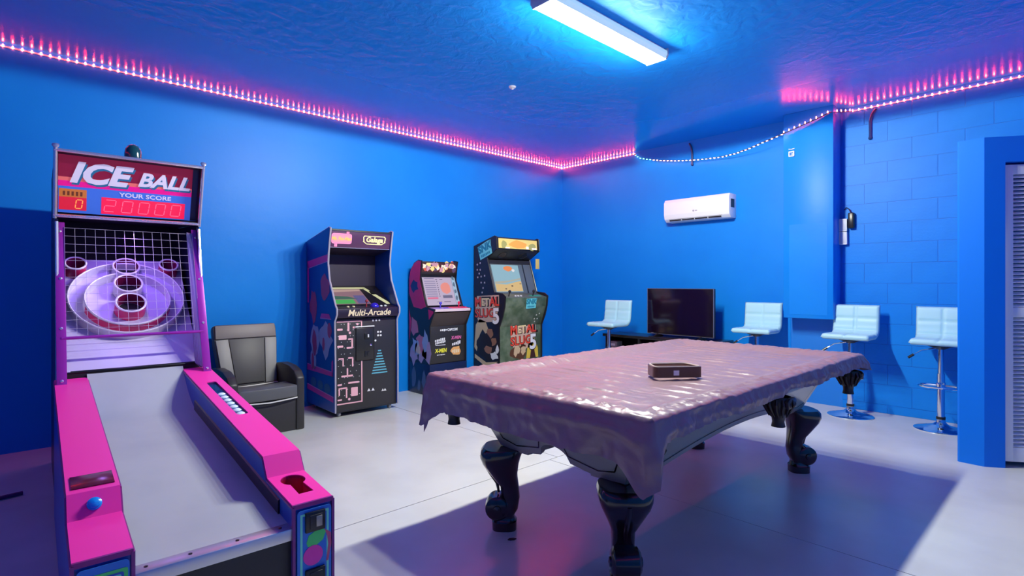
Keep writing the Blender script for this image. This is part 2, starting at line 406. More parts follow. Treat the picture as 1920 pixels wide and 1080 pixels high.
# ------------------------------------------------------------------ ice ball alley (local: x = towards the target, y = player's left)
ice = thing('ice_ball_alley', 'hot pink and blue alley roller game with a lit red scoreboard and wire cage', 'arcade game', (3.713, -5.927, 0), rad(177.647))
WR, HW = .145, .38
railp = [(0, .506), (.29, .528), (.344, .601), (1.95, .766)]
def rz_(u):
    for (a, za), (b, zb) in zip(railp, railp[1:]):
        if u <= b: return za + (zb-za)*(u-a)/(b-a)
    return railp[-1][1]
def lane_z(u): return .425 + (u-.03)*.097 if u < 1.55 else .425 + 1.52*.097 + (u-1.55)*.097 + (u-1.55)**2*1.08
for sgn in (1, -1):                       # sgn 1: player's left (v<0 => y>0)
    y0, y1 = sorted((sgn*HW, sgn*(HW-WR)))
    body = MB()
    bp_ = [(0, .02), (1.95, .02), (1.95, .75)] + [(u, z-.012) for u, z in reversed(railp[:-1])]
    body.prism(bp_, 'y', y0, y0+.012); body.prism(bp_, 'y', y1-.012, y1)
    body.box((0, y0, .02), (.012, y1, .49)); body.box((1.94, y0, .02), (1.95, y1, .75))
    rail = body.obj('side_rail', MBLUE, ice)
    holes = []
    if sgn == -1:
        cy = -.312; key = []
        for i in range(21):
            a = rad(-148 + 296*i/20)
            key.append((.222 + .05*cos(a), cy + .046*sin(a)))
        key = [(p[0], p[1]) for p in key] + [(.085, cy+.026), (.085, cy-.030)]
        holes = [key, rect(.91, -.338, 1.57, -.286, .014)]
    us = [(0, 0), (.29, 0), (.344, 0), (1.95, 0)]
    outer = [(u, y0) for u, _ in us] + [(u, y1) for u, _ in reversed(us)]
    if sgn == 1:
        poly_slab('rail_top', outer, holes, PINK, rail, .014, lambda x, y: rz_(x))
    else:
        # three flat pieces so that the step stays crisp
        poly_slab('rail_top', rect(0, y0, .29, y1), holes[:1], PINK, rail, .014, lambda x, y: rz_(x))
        poly_slab('rail_step', rect(.29, y0, .344, y1), [], PINK, rail, .014, lambda x, y: rz_(x))
        poly_slab('rail_top', rect(.344, y0, 1.95, y1), holes[1:], PINK, rail, .014, lambda x, y: rz_(x))
        cup = MB(); L = holes[0]; n = len(L)
        vs = [(x, y, rz_(x)-.004) for x, y in L] + [(x, y, .445) for x, y in L]
        cup.add(vs, [(i, (i+1) % n, n+(i+1) % n, n+i) for i in range(n)] + [tuple(range(n, 2*n))])
        cup.obj('ball_cup', mat('deep_red_cup', (.45, .008, .05), .35), rail)
        tray = MB(); L = holes[1]; n = len(L)
        vs = [(x, y, rz_(x)-.004) for x, y in L] + [(x, y, rz_(x)-.062) for x, y in L]
        tray.add(vs, [(i, (i+1) % n, n+(i+1) % n, n+i) for i in range(n)] + [tuple(range(n, 2*n))])
        tray.obj('ball_tray', mat('blue_tray', (.02, .2, .55), .3), rail)
        mb = MB(); mb.prism(rect(.905, -.342, 1.575, -.282), 'z', 0, .003)
        for v in mb.bm.verts: v.co.z += rz_(v.co.x) - .012
        mb.obj('tray_window', mat('blue_tint_window', (.62, .90, 1.0), .05, trans=1.0, ior=1.1), rail)
        for k in range(14):
            pass
    # edge strips
    ed = MB(); ed.box((-.006, y0, .492), (.004, y1, .508)); ed.obj('edge_trim', mat('purple_trim', (.25, .02, .2), .3, .3), rail)
    ed = MB()
    for yy in (y0-.001, y1+.001):
        for (a, za), (b, zb) in zip(railp, railp[1:]):
            ed.tube([(a, yy, za-.010), (b, yy, zb-.010)], .0045, 6)
    ed.box((-.008, y0-.004, .02), (.004, y0+.006, .5)); ed.box((-.008, y1-.006, .02), (.004, y1+.004, .5))
    ed.obj('edge_molding', mat('magenta_molding', (.22, .02, .20), .35), rail)
    # front art panel: x right (player's view from the front: -y is right), y up
    F = frame((-.009, (y0+y1)/2, .25), (0, -1, 0), (0, 0, 1))
    flat('front_panel', [rect(-.062, -.24, .062, .235, .012)], mat('front_blue', (.02, .20, .62), .4), rail, F, .004)
    GRN = mat('green_print', (.08, .75, .16), .45); MINT = mat('mint_print', (.2, .85, .55), .45); YEL = mat('yellow_print', (.85, .75, .03), .45); PKP = mat('pink_print', (.9, .04, .42), .45)
    Fp = off(F, 0, 0, .004)
    if sgn == -1:
        flat('print_green_outline', frame_strips(-.052, -.235, .052, .222, .008), MINT, rail, Fp, .001)
        flat('print_green_blob', [[(-.03, .115), (-.022, .14), (0, .15), (.03, .152), (.042, .14), (.03, .112), (.005, .098), (-.025, .1)]], GRN, rail, Fp, .0012)
        flat('print_pink_disc', [circ(-.006, .066, .036, 18)], PKP, rail, off(Fp, 0, 0, .0012), .001)
        flat('print_pink_band', [[(.036, .15), (.06, .13), (.062, .09), (.05, .03), (.042, .03), (.05, .09), (.046, .12)]], mat('rose_print', (.6, .1, .2), .45), rail, off(Fp, 0, 0, .0006), .001)
        flat('print_yellow_star', [[(.0, -.07), (.02, -.06), (.055, -.035), (.045, -.075), (.058, -.10), (.045, -.13), (.01, -.14)]], YEL, rail, Fp, .0012)
        for zc, h in ((.19, .06), (-.012, .052)):
            c = box('coin_slot_box', (-.036, zc-h/2-.006, 0), (.036, zc+h/2+.006, .012), BLACK, rail, .003, Fp)
            box('coin_slot_face', (-.022, zc-h/2+.006, .012), (.024, zc+h/2-.004, .016), BLACKM, c, .002)
            if zc > .1: box('coin_entry', (.0, zc-.018, .016), (.022, zc+.02, .018), mat('brass_grey', (.35, .33, .28), .4, .6), c, .001)
    else:
        for w_, m_ in ((.058, GRN), (.048, MBLUE), (.042, MINT), (.034, MBLUE), (.026, PKP)):
            flat('print_frame', [rect(-w_, -.24, w_, .155+w_, .006)], m_, rail, off(Fp, 0, 0, (.06-w_)*.05), .001)
        box('coin_slot_box', (.02, .10, 0), (.05, .14, .006), BLACK, rail, .001, Fp)
# left rail fittings: dark display and blue button on the step
up_n = Vector((-(.601-.528), 0, .344-.29)).normalized()
M_ = frame((.43, .307, rz_(.43)+.001), (0, -1, 0), (1, 0, (.766-.601)/1.606))
box('ticket_display', (-.06, -.055, 0), (.06, .055, .003), MAROON, ice, .001, M_)
M_ = frame((.315, .308, rz_(.315)+.001), (0, -1, 0), (.054, 0, .073))
MB().lathe([(.021, 0), (.021, .008), (.017, .010), (.016, .016), (.012, .019), (0, .02)], 20, M_, False).obj('start_button', mat('blue_button', (.01, .3, .85), .25), ice, True)
# lane
mb = MB(); N = 40; b = bmesh.new(); A = []
for i in range(N+1):
    u = .03 + (1.95-.03)*i/N
    A.append([b.verts.new((u, y, lane_z(u))) for y in (-.237, .237)])
for a, c in zip(A, A[1:]): b.faces.new((a[0], c[0], c[1], a[1]))
mb.merge(b); mb.obj('lane', LANE, ice, True)
mb = MB()
mb.box((-.002, -.236, .385), (.06, .236, .428), .004); lip = mb.obj('lane_lip', mat('aluminium_lip', (.62, .62, .65), .35, .75), ice, True)
for y in (-.2, -.06, .08, .2): MB().lathe([(0, .0), (.006, 0), (.006, .002), (0, .003)], 10, Matrix.Translation((.03, y, .428)), False).obj('screw', BLACK, lip)
box('front_board', (.02, -.236, .03), (.05, .236, .386), BLACKM, ice)
box('lane_base', (.05, -.236, .05), (1.9, .236, .40), BLACKM, ice)
for sgn in (1, -1):
    mb = MB(); u = .16
    for i in range(20):
        a, c = .14 + i*.072, .14 + (i+1)*.072
        za, zc = lane_z(a), lane_z(c)
        vs = [(a, sgn*.237, za), (c, sgn*.237, zc), (c, sgn*.228, zc), (a, sgn*.228, za)] + [(a, sgn*.237, za+.055), (c, sgn*.237, zc+.055), (c, sgn*.228, zc+.05), (a, sgn*.228, za+.05)]
        mb.add(vs, [(0,1,2,3),(4,5,6,7),(0,1,5,4),(2,3,7,6),(0,3,7,4),(1,2,6,5)])
    mb.obj('lane_gap_shade', BLACK, ice)  # black strip painting the shadow in the gap between rail and lane
# target board, 45 degrees, lip at its foot
T0 = (1.97, .80); tilt = rad(45)
TM = frame((T0[0], 0, T0[1]), (0, -1, 0), (cos(tilt), 0, sin(tilt)))   # x right, y up the board
box('board_lip', (-.31, -.016, -.01), (.31, .0, .010), BLACK, ice, .003, TM)
box('target_board', (-.33, 0, -.02), (.33, .93, 0), BOARD, ice, M=TM)
def ring(cx, z, r, h, th, m, name='ring', sx=1.):
    yc = (z - T0[1])/sin(tilt)
    mb = MB(); n = 40
    mb.lathe([(r-th, 0), (r, 0), (r, h), (r-th*.5, h+.004), (r-th, h), (r-th, 0)], n, TM @ Matrix.Translation((cx, yc, 0)) @ Matrix.Diagonal((sx, 1, 1, 1)), False)
    return mb.obj(name, m, ice, True)
ring(-.005, 1.175, .312, .060, .010, RINGW, 'outer_ring')
r2 = ring(-.005, 1.16, .232, .068, .010, RINGW, 'middle_ring')
mb = MB(); yc = (1.16-T0[1])/sin(tilt); n = 24; vs = []; fs = []
for i in range(n+1):
    a = rad(195 + 150*i/n)
    for hh in (.006, .060): vs.append(TM @ Vector((-.005 + .2335*cos(a), yc + .2335*sin(a), hh)))
for i in range(n): fs.append((2*i, 2*i+2, 2*i+3, 2*i+1))
mb.add(vs, fs); mb.obj('red_band', RINGR, r2)
for cx, z, r, red in ((.0, 1.150, .083, True), (.0, 1.272, .079, False), (.0, 1.385, .077, False), (-.265, 1.40, .058, True), (.245, 1.40, .058, True)):
    yc = (z - .03 - T0[1])/sin(tilt)
    c_ = MB().lathe([(r, 0), (r, .085), (r-.004, .089), (r-.009, .085), (r-.009, 0)], 28, TM @ Matrix.Translation((cx, yc, 0)), False).obj('cup', RINGR if red else RINGW, ice, True)
    MB().lathe([(r-.010, .002), (r-.010, .084)], 28, TM @ Matrix.Translation((cx, yc, 0)), False).obj('cup_lining', mat('dark_red_lining', (.25, .01, .09), .4), c_, True)
    MB().lathe([(r+.001, .080), (r+.001, .087), (r-.004, .090), (r-.010, .086)], 28, TM @ Matrix.Translation((cx, yc, 0)), False).obj('cup_rim', RINGW, c_, True)
    MB().lathe([(0, .001), (r-.011, .001)], 20, TM @ Matrix.Translation((cx, yc, 0)), False).obj('cup_hole', DARK, c_)
# cabinet behind
for sgn in (1, -1):
    y0, y1 = sorted((sgn*.372, sgn*.357))
    mb = MB(); pr = [(1.95, .02), (3.2, .02), (3.2, 2.05), (2.81, 2.05), (2.81, 1.715), (2.19, 1.695), (2.16, 1.64), (1.97, .80)]
    mb.prism(pr, 'y', y0, y1); cs = mb.obj('cabinet_side', mat('cabinet_navy', (.01, .012, .05), .35), ice)
    mb = MB(); yy = sgn*.3645
    mb.tube([(1.95, yy, .70), (1.955, yy, .82), (2.15, yy, 1.66)], .009, 6); mb.obj('edge_trim', SILV, cs, True)
box('cabinet_back', (3.18, -.357, .02), (3.2, .357, 2.05), mat('cabinet_black', (.01, .008, .014), .6), ice)
box('cabinet_top', (2.81, -.357, 2.03), (3.2, .357, 2.05), MATS['cabinet_black'], ice)
box('apron_board', (1.955, -.357, .02), (1.975, .357, .79), MATS['cabinet_black'], ice)
# cage: posts, crossbar, front mesh, side mesh
pb = Vector((1.83, 0, .742)); pt = Vector((2.20, 0, 1.66)); pd = (pt-pb)
for sgn in (1, -1):
    M_ = frame(pb + Vector((0, sgn*.350, 0)), (0, -1, 0), pd)
    L = pd.length
    p_ = box('cage_post', (-.022, 0, -.004), (.022, L, .004), PURP, ice, .0015, M_)
    mb = MB(); mb.box((-.003, 0, -.05), (.003, L, 0)); mb.obj('post_flange', PURP, p_, M=Matrix.Translation((-sgn*.019, 0, 0)))
    for k in range(4): MB().lathe([(.008, 0), (.008, .002), (.004, .005), (0, .005)], 10, Matrix.Translation((0, .03 + k*.30, .004)), False).obj('bolt', SILV, p_)
    si = .306 if sgn < 0 else .332
    sp_ = MB(); sp_.add([(1.845, sgn*.334, .775), (1.955, sgn*si, .80), (2.205, sgn*si, 1.64), (2.185, sgn*.334, 1.62)], [(0, 1, 2, 3)])
    o = sp_.obj('side_plate', mat('lavender_plate', (.50, .42, .66), .4, .2), ice); md = o.modifiers.new('t', 'SOLIDIFY'); md.thickness = .002
    # side mesh between post and cabinet edge
    sm = MB(); A0 = pb + Vector((.01, sgn*.330, .02)); A1 = Vector((1.95, sgn*(si-.002), .80)); B0 = pt + Vector((-.02, sgn*.330, -.03)); B1 = Vector((2.20, sgn*(si-.002), 1.64))
    for k in range(26):
        f_ = k/25; sm.tube([A0.lerp(B0, f_), A1.lerp(B1, f_)], .0016, 4)
    for k in range(6):
        f_ = k/5; sm.tube([A0.lerp(A1, f_), B0.lerp(B1, f_)], .0016, 4)
    o = sm.obj('side_mesh', mat('mesh_wire', (.55, .42, .62), .35, .7), ice); o['kind'] = 'stuff'
mb = MB(); c0 = pb + pd*((.995-pb.z)/pd.z)
mb.tube([(c0.x, -.35, .995), (c0.x, .35, .995)], .009, 8); mb.obj('crossbar', PURP, ice, True)
WIRE = mat('cage_wire', (.62, .55, .68), .55, .4)
c1 = c0 + pd*.0
for k in range(14):
    y = -.303 + .632*k/13
    MB().tube([(1.955, y, .995), (2.205, y, pt.z-.03)], .0012, 4).obj('cage_wire', WIRE, ice)
for k in range(1, 14):
    f_ = k/13.; p = Vector((1.955, 0, .995)).lerp(Vector((2.205, 0, pt.z-.03)), f_)
    MB().tube([(p.x-.002, -.305, p.z), (p.x-.002, .330, p.z)], .0012, 4).obj('cage_wire', WIRE, ice)
# scoreboard header
hd = Vector((-.120, 0, .362))                      # leans towards the player
HM = frame((2.176, 0, 1.699), (0, -1, 0), hd); HL = hd.length; HWD = .372
HI = HM.inverted()
shell = MB()
pf, pb_, pk = (2.056, 2.061), (2.176, 1.699), 2.80
for y0, y1 in ((-HWD, -HWD+.012), (HWD-.012, HWD)): shell.prism([pf, pb_, (pk, 1.72), (pk, 2.055)], 'y', y0, y1)
shell.prism([pf, (pk, 2.055), (pk, 2.043), (pf[0]+.004, 2.049)], 'y', -HWD, HWD); shell.prism([pb_, (pk, 1.72), (pk, 1.732), (pb_[0]-.004, 1.711)], 'y', -HWD, HWD)
shell.box((pk-.012, -HWD, 1.72), (pk, HWD, 2.055))
shell.bm.transform(HI)
head = shell.obj('scoreboard', mat('header_black', (.012, .008, .03), .6), ice, M=HM)
def bar(p, q_, r=.010): return MB().tube([p, q_], r, 8).obj('frame_bar', SILV, head, True)
bar((-HWD-.006, HL, .006), (HWD+.006, HL, .006)); bar((-HWD-.006, 0, .006), (HWD+.006, 0, .006))
bar((-HWD, -.016, .006), (-HWD, HL+.02, .006)); bar((HWD, -.016, .006), (HWD, HL+.02, .006))
for sx in (-1, 1): MB().lathe([(.0, 0), (.016, .0), (.018, .006), (.010, .012), (0, .013)], 12, Matrix.Translation((sx*HWD, HL+.02, .0)) @ Matrix.Rotation(rad(-60), 4, 'X'), False).obj('corner_bolt', SILV, head, True)
pw, ph = HWD-.014, HL-.02
def fx(s): return -pw + 2*pw*s
def fy(t_): return HL-.010 - ph*t_
Z0 = -.05
flat('score_glass', [rect(-pw, .01, pw, HL-.01)], mat('header_red', (.14, .004, .025), .3, emit=(.16, .004, .03), es=.9), head, Matrix(), .002, Z0)
flat('orange_stripe', [rect(fx(0), fy(.49), fx(1), fy(.41))], mat('header_orange', (.6, .12, .10), .4, emit=(.55, .10, .12), es=.7), head, Matrix(), .001, Z0+.002)
flat('pink_stripe', [rect(fx(0), fy(.56), fx(1), fy(.47))], mat('header_pink', (.6, .005, .2), .4, emit=(.55, .004, .2), es=.8), head, Matrix(), .001, Z0+.0035)
flat('blue_field', [rect(fx(0), fy(1), fx(1), fy(.56))], mat('header_blue', (.03, .14, .55), .4, emit=(.04, .10, .5), es=.7), head, Matrix(), .001, Z0+.005)
HLIT = mat('header_letters', (.55, .5, .62), .4, emit=(.42, .38, .55), es=.75); HSHD = mat('header_letter_shadow', (.02, .12, .25), .4, emit=(.01, .10, .22), es=.6)
for dx, dy, dz, m_ in ((.008, -.012, .006, HSHD), (0, 0, .008, HLIT)):
    text('ICE', .165, m_, head, off(Matrix(), fx(.26)+dx, fy(.335)+dy, Z0+dz), .28, .007, sx=1.15)
    text('BALL', .118, m_, head, off(Matrix(), fx(.73)+dx, fy(.345)+dy, Z0+dz), .28, .004, sx=1.08)
text('YOUR SCORE', .036, HLIT, head, off(Matrix(), fx(.60), fy(.63), Z0+.008), 0, .0008, sx=1.25)
LEDR = em('score_red', (1.0, .004, .09), .95); SEG = em('score_segment', (1.0, .10, .22), 1.35)
flat('score_window', [rect(fx(.285), fy(.98), fx(.905), fy(.695))], LEDR, head, Matrix(), .001, Z0+.0065)
flat('ball_label', [rect(fx(.005), fy(.735), fx(.185), fy(.60))], mat('gold_label', (.5, .16, .03), .4, emit=(.45, .12, .03), es=.6), head, Matrix(), .001, Z0+.0065)
flat('ball_window', [rect(fx(.005), fy(.95), fx(.185), fy(.735))], em('score_dark_red', (.75, .003, .04), .9), head, Matrix(), .001, Z0+.0065)
for k in range(5): flat('label_bar', [rect(fx(.03+k*.028), fy(.71), fx(.045+k*.028), fy(.64))], mat('label_brown', (.25, .06, .02), .5), head, Matrix(), .0006, Z0+.0075)
SEGS = {'0': 'abcdef', '2': 'abged', 'x': 'adef', 'y': 'abcf'}
def digit(ch, cx, cy, w, h, m_, th=.005):
    P = {}
    sh = .12*h
    def pt_(x, y): return (cx + x*w/2 + y*sh/2, cy + y*h/2)
    def sg(a, b_):
        a = Vector(pt_(*a)); b_ = Vector(pt_(*b_)); d = (b_-a).normalized(); nn = Vector((-d.y, d.x))*th/2; a += d*.003; b_ -= d*.003
        return [tuple(a+nn), tuple(a-nn), tuple(b_-nn), tuple(b_+nn)]
    D = dict(a=((-1, 1), (1, 1)), b=((1, 1), (1, 0)), c=((1, 0), (1, -1)), d=((-1, -1), (1, -1)), e=((-1, -1), (-1, 0)), f=((-1, 0), (-1, 1)), g=((-1, 0), (1, 0)))
    flat('digit', [sg(*D[s_]) for s_ in SEGS[ch]], m_, head, Matrix(), .0012, Z0+.0078)
for k, ch in enumerate('20000'): digit(ch, fx(.345 + k*.122), fy(.835), .052, .072, SEG)
digit('0', fx(.135), fy(.845), .030, .052, em('score_segment_amber', (1.0, .32, .08), 1.3), .005)
flat('glass_tint', [rect(pw-.035, .012, pw, HL-.012)], mat('header_navy', (.01, .008, .09), .3), head, Matrix(), .001, Z0+.010)
bd = HM.inverted() @ Vector((2.34, 0, 2.07))
MB().lathe([(.046, 0), (.046, .03), (.042, .055), (.028, .078), (.010, .088), (0, .089)], 24, Matrix.Translation((2.13, 0, 2.075)), False).obj('beacon', mat('dark_green_dome', (.01, .06, .08), .12, coat=.6), ice, True)
MB().lathe([(.052, 0), (.052, .012), (.046, .014)], 24, Matrix.Translation((2.13, 0, 2.058))).obj('beacon_base', BLACK, ice, True)
# violet lamp under the header that lights the target board
l = bpy.data.lights.new('target_lamp', 'AREA'); l.shape = 'RECTANGLE'; l.size = .6; l.size_y = .05; l.energy = 3.0; l.color = (.42, .22, 1)
o = bpy.data.objects.new('target_lamp', l); C.objects.link(o); o.parent = ice; o.location = (2.14, 0, 1.60); o.rotation_euler = (0, rad(-28), rad(180)); o.rotation_euler = Vector((.25, 0, -1)).to_track_quat('-Z', 'X').to_euler()
# balls seen in the tray and tickets in the cup
def place_ice(u, v, z): return ice_mat @ Vector((u, -v, z))
ice_mat = Matrix.Translation((3.713, -5.927, 0)) @ Matrix.Rotation(rad(177.647), 4, 'Z')
bm_ = bmesh.new(); bmesh.ops.create_uvsphere(bm_, u_segments=14, v_segments=10, radius=.030); bme = bpy.data.meshes.new('ice_ball'); bm_.to_mesh(bme); bm_.free()
bme.materials.append(mat('pale_blue_ball', (.75, .95, 1.0), .3))
for p in bme.polygons: p.use_smooth = True
for k in range(7):
    u = .955 + k*.062
    o = bpy.data.objects.new('ball', bme); C.objects.link(o); o.location = place_ice(u, .312, rz_(u) - .062 + .031)
    tag(o, 'pale blue game ball in the tinted return tray, ' + ('nearest the player', 'second from the player', 'third from the player', 'middle of the seven', 'third from the target', 'second from the target', 'nearest the target')[k], 'ball', 'balls in the return tray')
mb = MB(); rr = random.Random(3)
for k in range(26):
    a = rr.uniform(0, 6.28); x = rr.uniform(-.03, .03); y = rr.uniform(-.02, .02)
    mb.box((-.012, -.003, 0), (.012, .003, .0015), M=Matrix.Translation((x, y, .004 + .0012*k)) @ Matrix.Rotation(a, 4, 'Z') @ Matrix.Rotation(rr.uniform(-.6, .6), 4, 'X'))
o = mb.obj('paper_scraps', mat('paper_white', (.8, .82, .85), .6)); o.location = place_ice(.125, .318, .446)
tag(o, 'heap of crumpled white paper scraps inside the keyhole ball cup', 'paper', kind='stuff')
o = MB().tube([(1.20, -6.50, .014), (1.18, -6.40, .014), (1.17, -6.34, .014)], .012, 8).obj('cord', mat('dark_purple_bar', (.03, .012, .12), .4), None, True)  # dark purple tube drawn for a thin dark bar on the floor
tag(o, 'thin dark bar on the floor left of the pink alley game', 'cord')

# ------------------------------------------------------------------ recliner
ch = thing('recliner_chair', 'grey and black vinyl recliner between the alley game and the arcade cabinets', 'chair', (.85, -4.765, 0), rad(90))
# local: x right (world +y), -y front (world +x)
Wc = .315
box('base', (-Wc+.07, .012, 0), (Wc-.07, .62, .29), BLKV, ch, .012)
mb = MB(); n = 12; pts = []
for i in range(n+1):
    x = -.245 + .49*i/n; pts.append((x, -.015 - .02*(1-(x/.245)**2)))
rear = [(.245, .26), (.16, .22), (.05, .20), (-.06, .205), (-.16, .23), (-.245, .27)]
mb.prism(pts + rear, 'z', .30, .405, .014); mb.obj('seat_cushion', mat('seat_grey_black', (.10, .105, .11), .4), ch, True)
MB().tube([(p[0], p[1]+.012, .292 - .012*(1-abs(p[0])/.245)) for p in pts], .006, 6).obj('seat_piping', CREAM, ch, True)
box('seat_gap_shade', (-.24, .2, .25), (.24, .5, .33), DARK, ch)  # near-black box painting the shade in the gap behind the seat
for s in (-1, 1):
    pr = [(0, 0), (.60, 0), (.60, .46), (.52, .545), (.36, .565), (.18, .555), (.06, .52), (0, .46)]
    x0, x1 = sorted((s*(Wc-.075), s*Wc))
    MB().prism(pr, 'x', x0, x1, .014).obj('armrest', BLKV, ch, True)
BT = frame((0, .44, .36), (1, 0, 0), (0, .16, .56))
MB().prism([(-.235, 0), (.235, 0), (.275, .40), (.278, .56), (.262, .585), (-.262, .585), (-.278, .56), (-.275, .40)], 'z', -.09, 0, .02).obj('backrest', mat('back_shell', (.09, .09, .088), .5), ch, True, BT)
MB().prism([(-.125, .03), (.125, .03), (.155, .445), (-.160, .445)], 'z', 0, .018, .008).obj('back_center_panel', mat('dark_grey_vinyl', (.07, .067, .066), .5), ch, True, BT)
for s in (-1, 1):
    pp = [(s*.128, .02), (s*.228, .02), (s*.266, .44), (s*.160, .445)]
    if s < 0: pp = pp[::-1]
    MB().prism(pp, 'z', 0, .014, .006).obj('back_side_panel', GREYV, ch, True, BT)
MB().prism([(-.266, .45), (.266, .45), (.262, .575), (-.262, .575)], 'z', 0, .016, .008).obj('headrest', mat('taupe_vinyl', (.21, .18, .17), .5), ch, True, BT)
MB().tube([(-.235, .01, .012), (-.1, .0, .03), (.1, .004, .03), (.235, .012, .012)], .006, 6).obj('back_piping', CREAM, ch, True, BT)

# ------------------------------------------------------------------ arcade cabinets (local: x right, -y front, z up)
def cabinet(name, label, W_, loc, rz, prof, sidem, trimm, th=.022):
    c = thing(name, label, 'arcade game', loc, rz)
    for s in (-1, 1):
        x0, x1 = sorted((s*W_/2, s*(W_/2-th)))
        o = MB().prism(prof, 'x', x0, x1, .002).obj('side_panel', sidem, c)
        MB().tube([((x0+x1)/2, p[0], p[1]) for p in prof], th*.42, 6, True).obj('edge_molding', trimm, o, True)
        if s < 0: global SIDE; SIDE = o
    return c
def panel(name, W_, a, b, m, c, t=.018, bev=.002):
    """board between the sides from profile point a=(y,z) to b, thickness behind"""
    d = (Vector((0, b[0]-a[0], b[1]-a[1])))
    M_ = frame((0, a[0], a[1]), (1, 0, 0), d)
    return box(name, (-W_/2, 0, -t), (W_/2, d.length, 0), m, c, bev, M_), M_, d.length

# 1: tall multi game cabinet
W1 = .70
A1 = cabinet('arcade_cabinet', 'tall black and blue arcade cabinet with pink maze print and angled screen', W1, (.71, -3.752, .0), rad(88.5),
    [(.0, .055), (0, .50), (.015, .93), (-.035, 1.0), (-.035, 1.055), (-.005, 1.085), (.13, 1.33), (.165, 1.50), (.155, 1.60), (.105, 1.845), (.135, 1.85), (.68, 1.745), (.68, .055)],
    mat('cabinet_blue_side', (.006, .055, .32), .32), mat('tmold_grey', (.42, .40, .48), .3))
w = W1-.046; SIDE1 = SIDE
box('base_board', (-w/2, .02, .045), (w/2, .66, .10), BLACKM, A1)
p, M1, L1 = panel('front_panel', w, (.016, .06), (.026, .955), mat('cab_front_black', (.025, .024, .026), .35), A1)
MP = mat('maze_pink', (.85, .45, .50), .45); WP = mat('print_white', (.8, .8, .78), .45); TEALP = mat('print_teal', (.12, .45, .55), .45)
bars = [rect(-.315, .86, -.05, .872), rect(-.062, .07, -.05, .872), rect(-.315, .06, -.05, .072)]
rr = random.Random(11)
for a in [(-.31, .78, -.255, .80), (-.205, .77, -.185, .855), (-.15, .795, -.085, .815), (-.295, .69, -.215, .735), (-.165, .60, -.148, .70), (-.20, .685, -.15, .70) , (-.31, .615, -.25, .635), (-.215, .60, -.15, .617),
          (-.30, .50, -.245, .513), (-.258, .43, -.245, .513), (-.20, .50, -.145, .515), (-.16, .42, -.145, .515), (-.27, .325, -.15, .342), (-.215, .325, -.2, .41), (-.31, .245, -.265, .262), (-.20, .255, -.085, .272),
          (-.30, .15, -.285, .225), (-.285, .21, -.21, .225), (-.225, .12, -.21, .225), (-.17, .13, -.10, .215), (-.31, .10, -.265, .115)]:
    bars.append(rect(*a, .006))
bars.append(circ(-.10, .835, .012, 10)); bars.append(circ(-.18, .755, .013, 10)); bars.append(circ(-.19, .105, .013, 10))
flat('maze_print', bars, MP, p, Matrix(), .001)
dots = []
for row in range(13):
    z = .12 + row*.058
    for k in range(8):
        x = -.30 + k*.031
        if (row*7 + k*3) % 5 < 3: dots.append(rect(x-.003, z+.025-.003, x+.003, z+.025+.003))
flat('dot_print', dots, WP, p, Matrix(), .0006)
tri = []
for cx, cz, r in ((.02, .17, .018), (.065, .17, .018), (.175, .15, .016), (.20, .15, .016)): tri.append([(cx-r, cz-r*.8), (cx+r, cz-r*.8), (cx, cz+r*.8)])
for cx, cz in ((.07, .865), (.105, .865), (.14, .865), (.125, .745), (.155, .745), (.125, .71), (.155, .71), (.095, .66)): tri.append(circ(cx, cz, .011, 6))
flat('white_print', tri, WP, p, Matrix(), .001)
beam = []
for k in range(9):
    hw = .018 + .009*k; zz = .56 - .028*k
    beam.append([(.14-hw, zz-.012), (.14+hw, zz-.012), (.14+hw*.94, zz), (.14-hw*.94, zz)])
flat('teal_beam_print', beam, TEALP, p, Matrix(), .001)
cd = box('coin_door', (-.12, .47, 0), (.075, .80, .012), mat('coin_door_black', (.018, .018, .018), .3), p, .01)
for z in (.715, .535): 
    cc = box('coin_slot', (-.03, z-.03, .012), (.02, z+.03, .02), BLACK, cd, .003); box('coin_button', (.0, z-.015, .02), (.014, z+.015, .023), mat('lamp_white', (.7, .7, .7), .3) if z > .6 else BLACKM, cc)
box('coin_lock', (.025, .61, .012), (.045, .63, .02), CHROME, cd, .003)
box('coin_lintel', (-.13, .805, 0), (.075, .815, .02), WP, p)
p, M_, L_ = panel('control_front', w, (-.028, .965), (-.026, 1.055), mat('control_dark', (.02, .012, .03), .3), A1)
text('Multi-Arcade', .088, mat('cream_print', (.85, .70, .45), .4), p, off(Matrix(), .005, L_*.48, .001), .25, .0012, sx=1.0)
p, M_, L_ = panel('control_deck', w, (-.026, 1.056), (.10, 1.075), MATS['control_dark'], A1)
for k, (x, y, col) in enumerate(((-.19, .07, (.8, .7, .4)), (-.13, .075, (.8, .7, .4)), (.17, .07, (.8, .8, .8)), (.22, .075, (.8, .8, .8)))):
    MB().lathe([(.014, 0), (.014, .006), (.010, .010), (0, .011)], 12, Matrix.Translation((x, y, 0)), False).obj('control_button', mat('btn%d' % (k//2), col, .3), p, True)
MB().lathe([(.045, 0), (.044, .012), (.03, .03), (.012, .038), (0, .039)], 18, Matrix.Translation((.09, .06, 0)), False).obj('track_ball', mat('blue_ball', (.03, .02, .45), .15), p, True)
mb = MB(); mb.tube([(0, .06, 0), (0, .06, .05)], .006, 8); mb.sphere((0, .06, .06), .016); mb.obj('joystick', mat('red_ball', (.35, .04, .06), .2), p, True)
p, M_, L_ = panel('screen_bezel', w, (.10, 1.075), (.46, 1.275), mat('bezel_black', (.015, .012, .018), .25), A1)
flat('bezel_line', [rect(-.315, .34, .18, .375, .015), [(.14, .375), (.18, .36), (.315, .06), (.315, .02), (.275, .02), (.145, .34)], rect(-.32, .02, -.285, .36)], mat('pale_yellow_print', (.72, .70, .38), .4), p, Matrix(), .001)
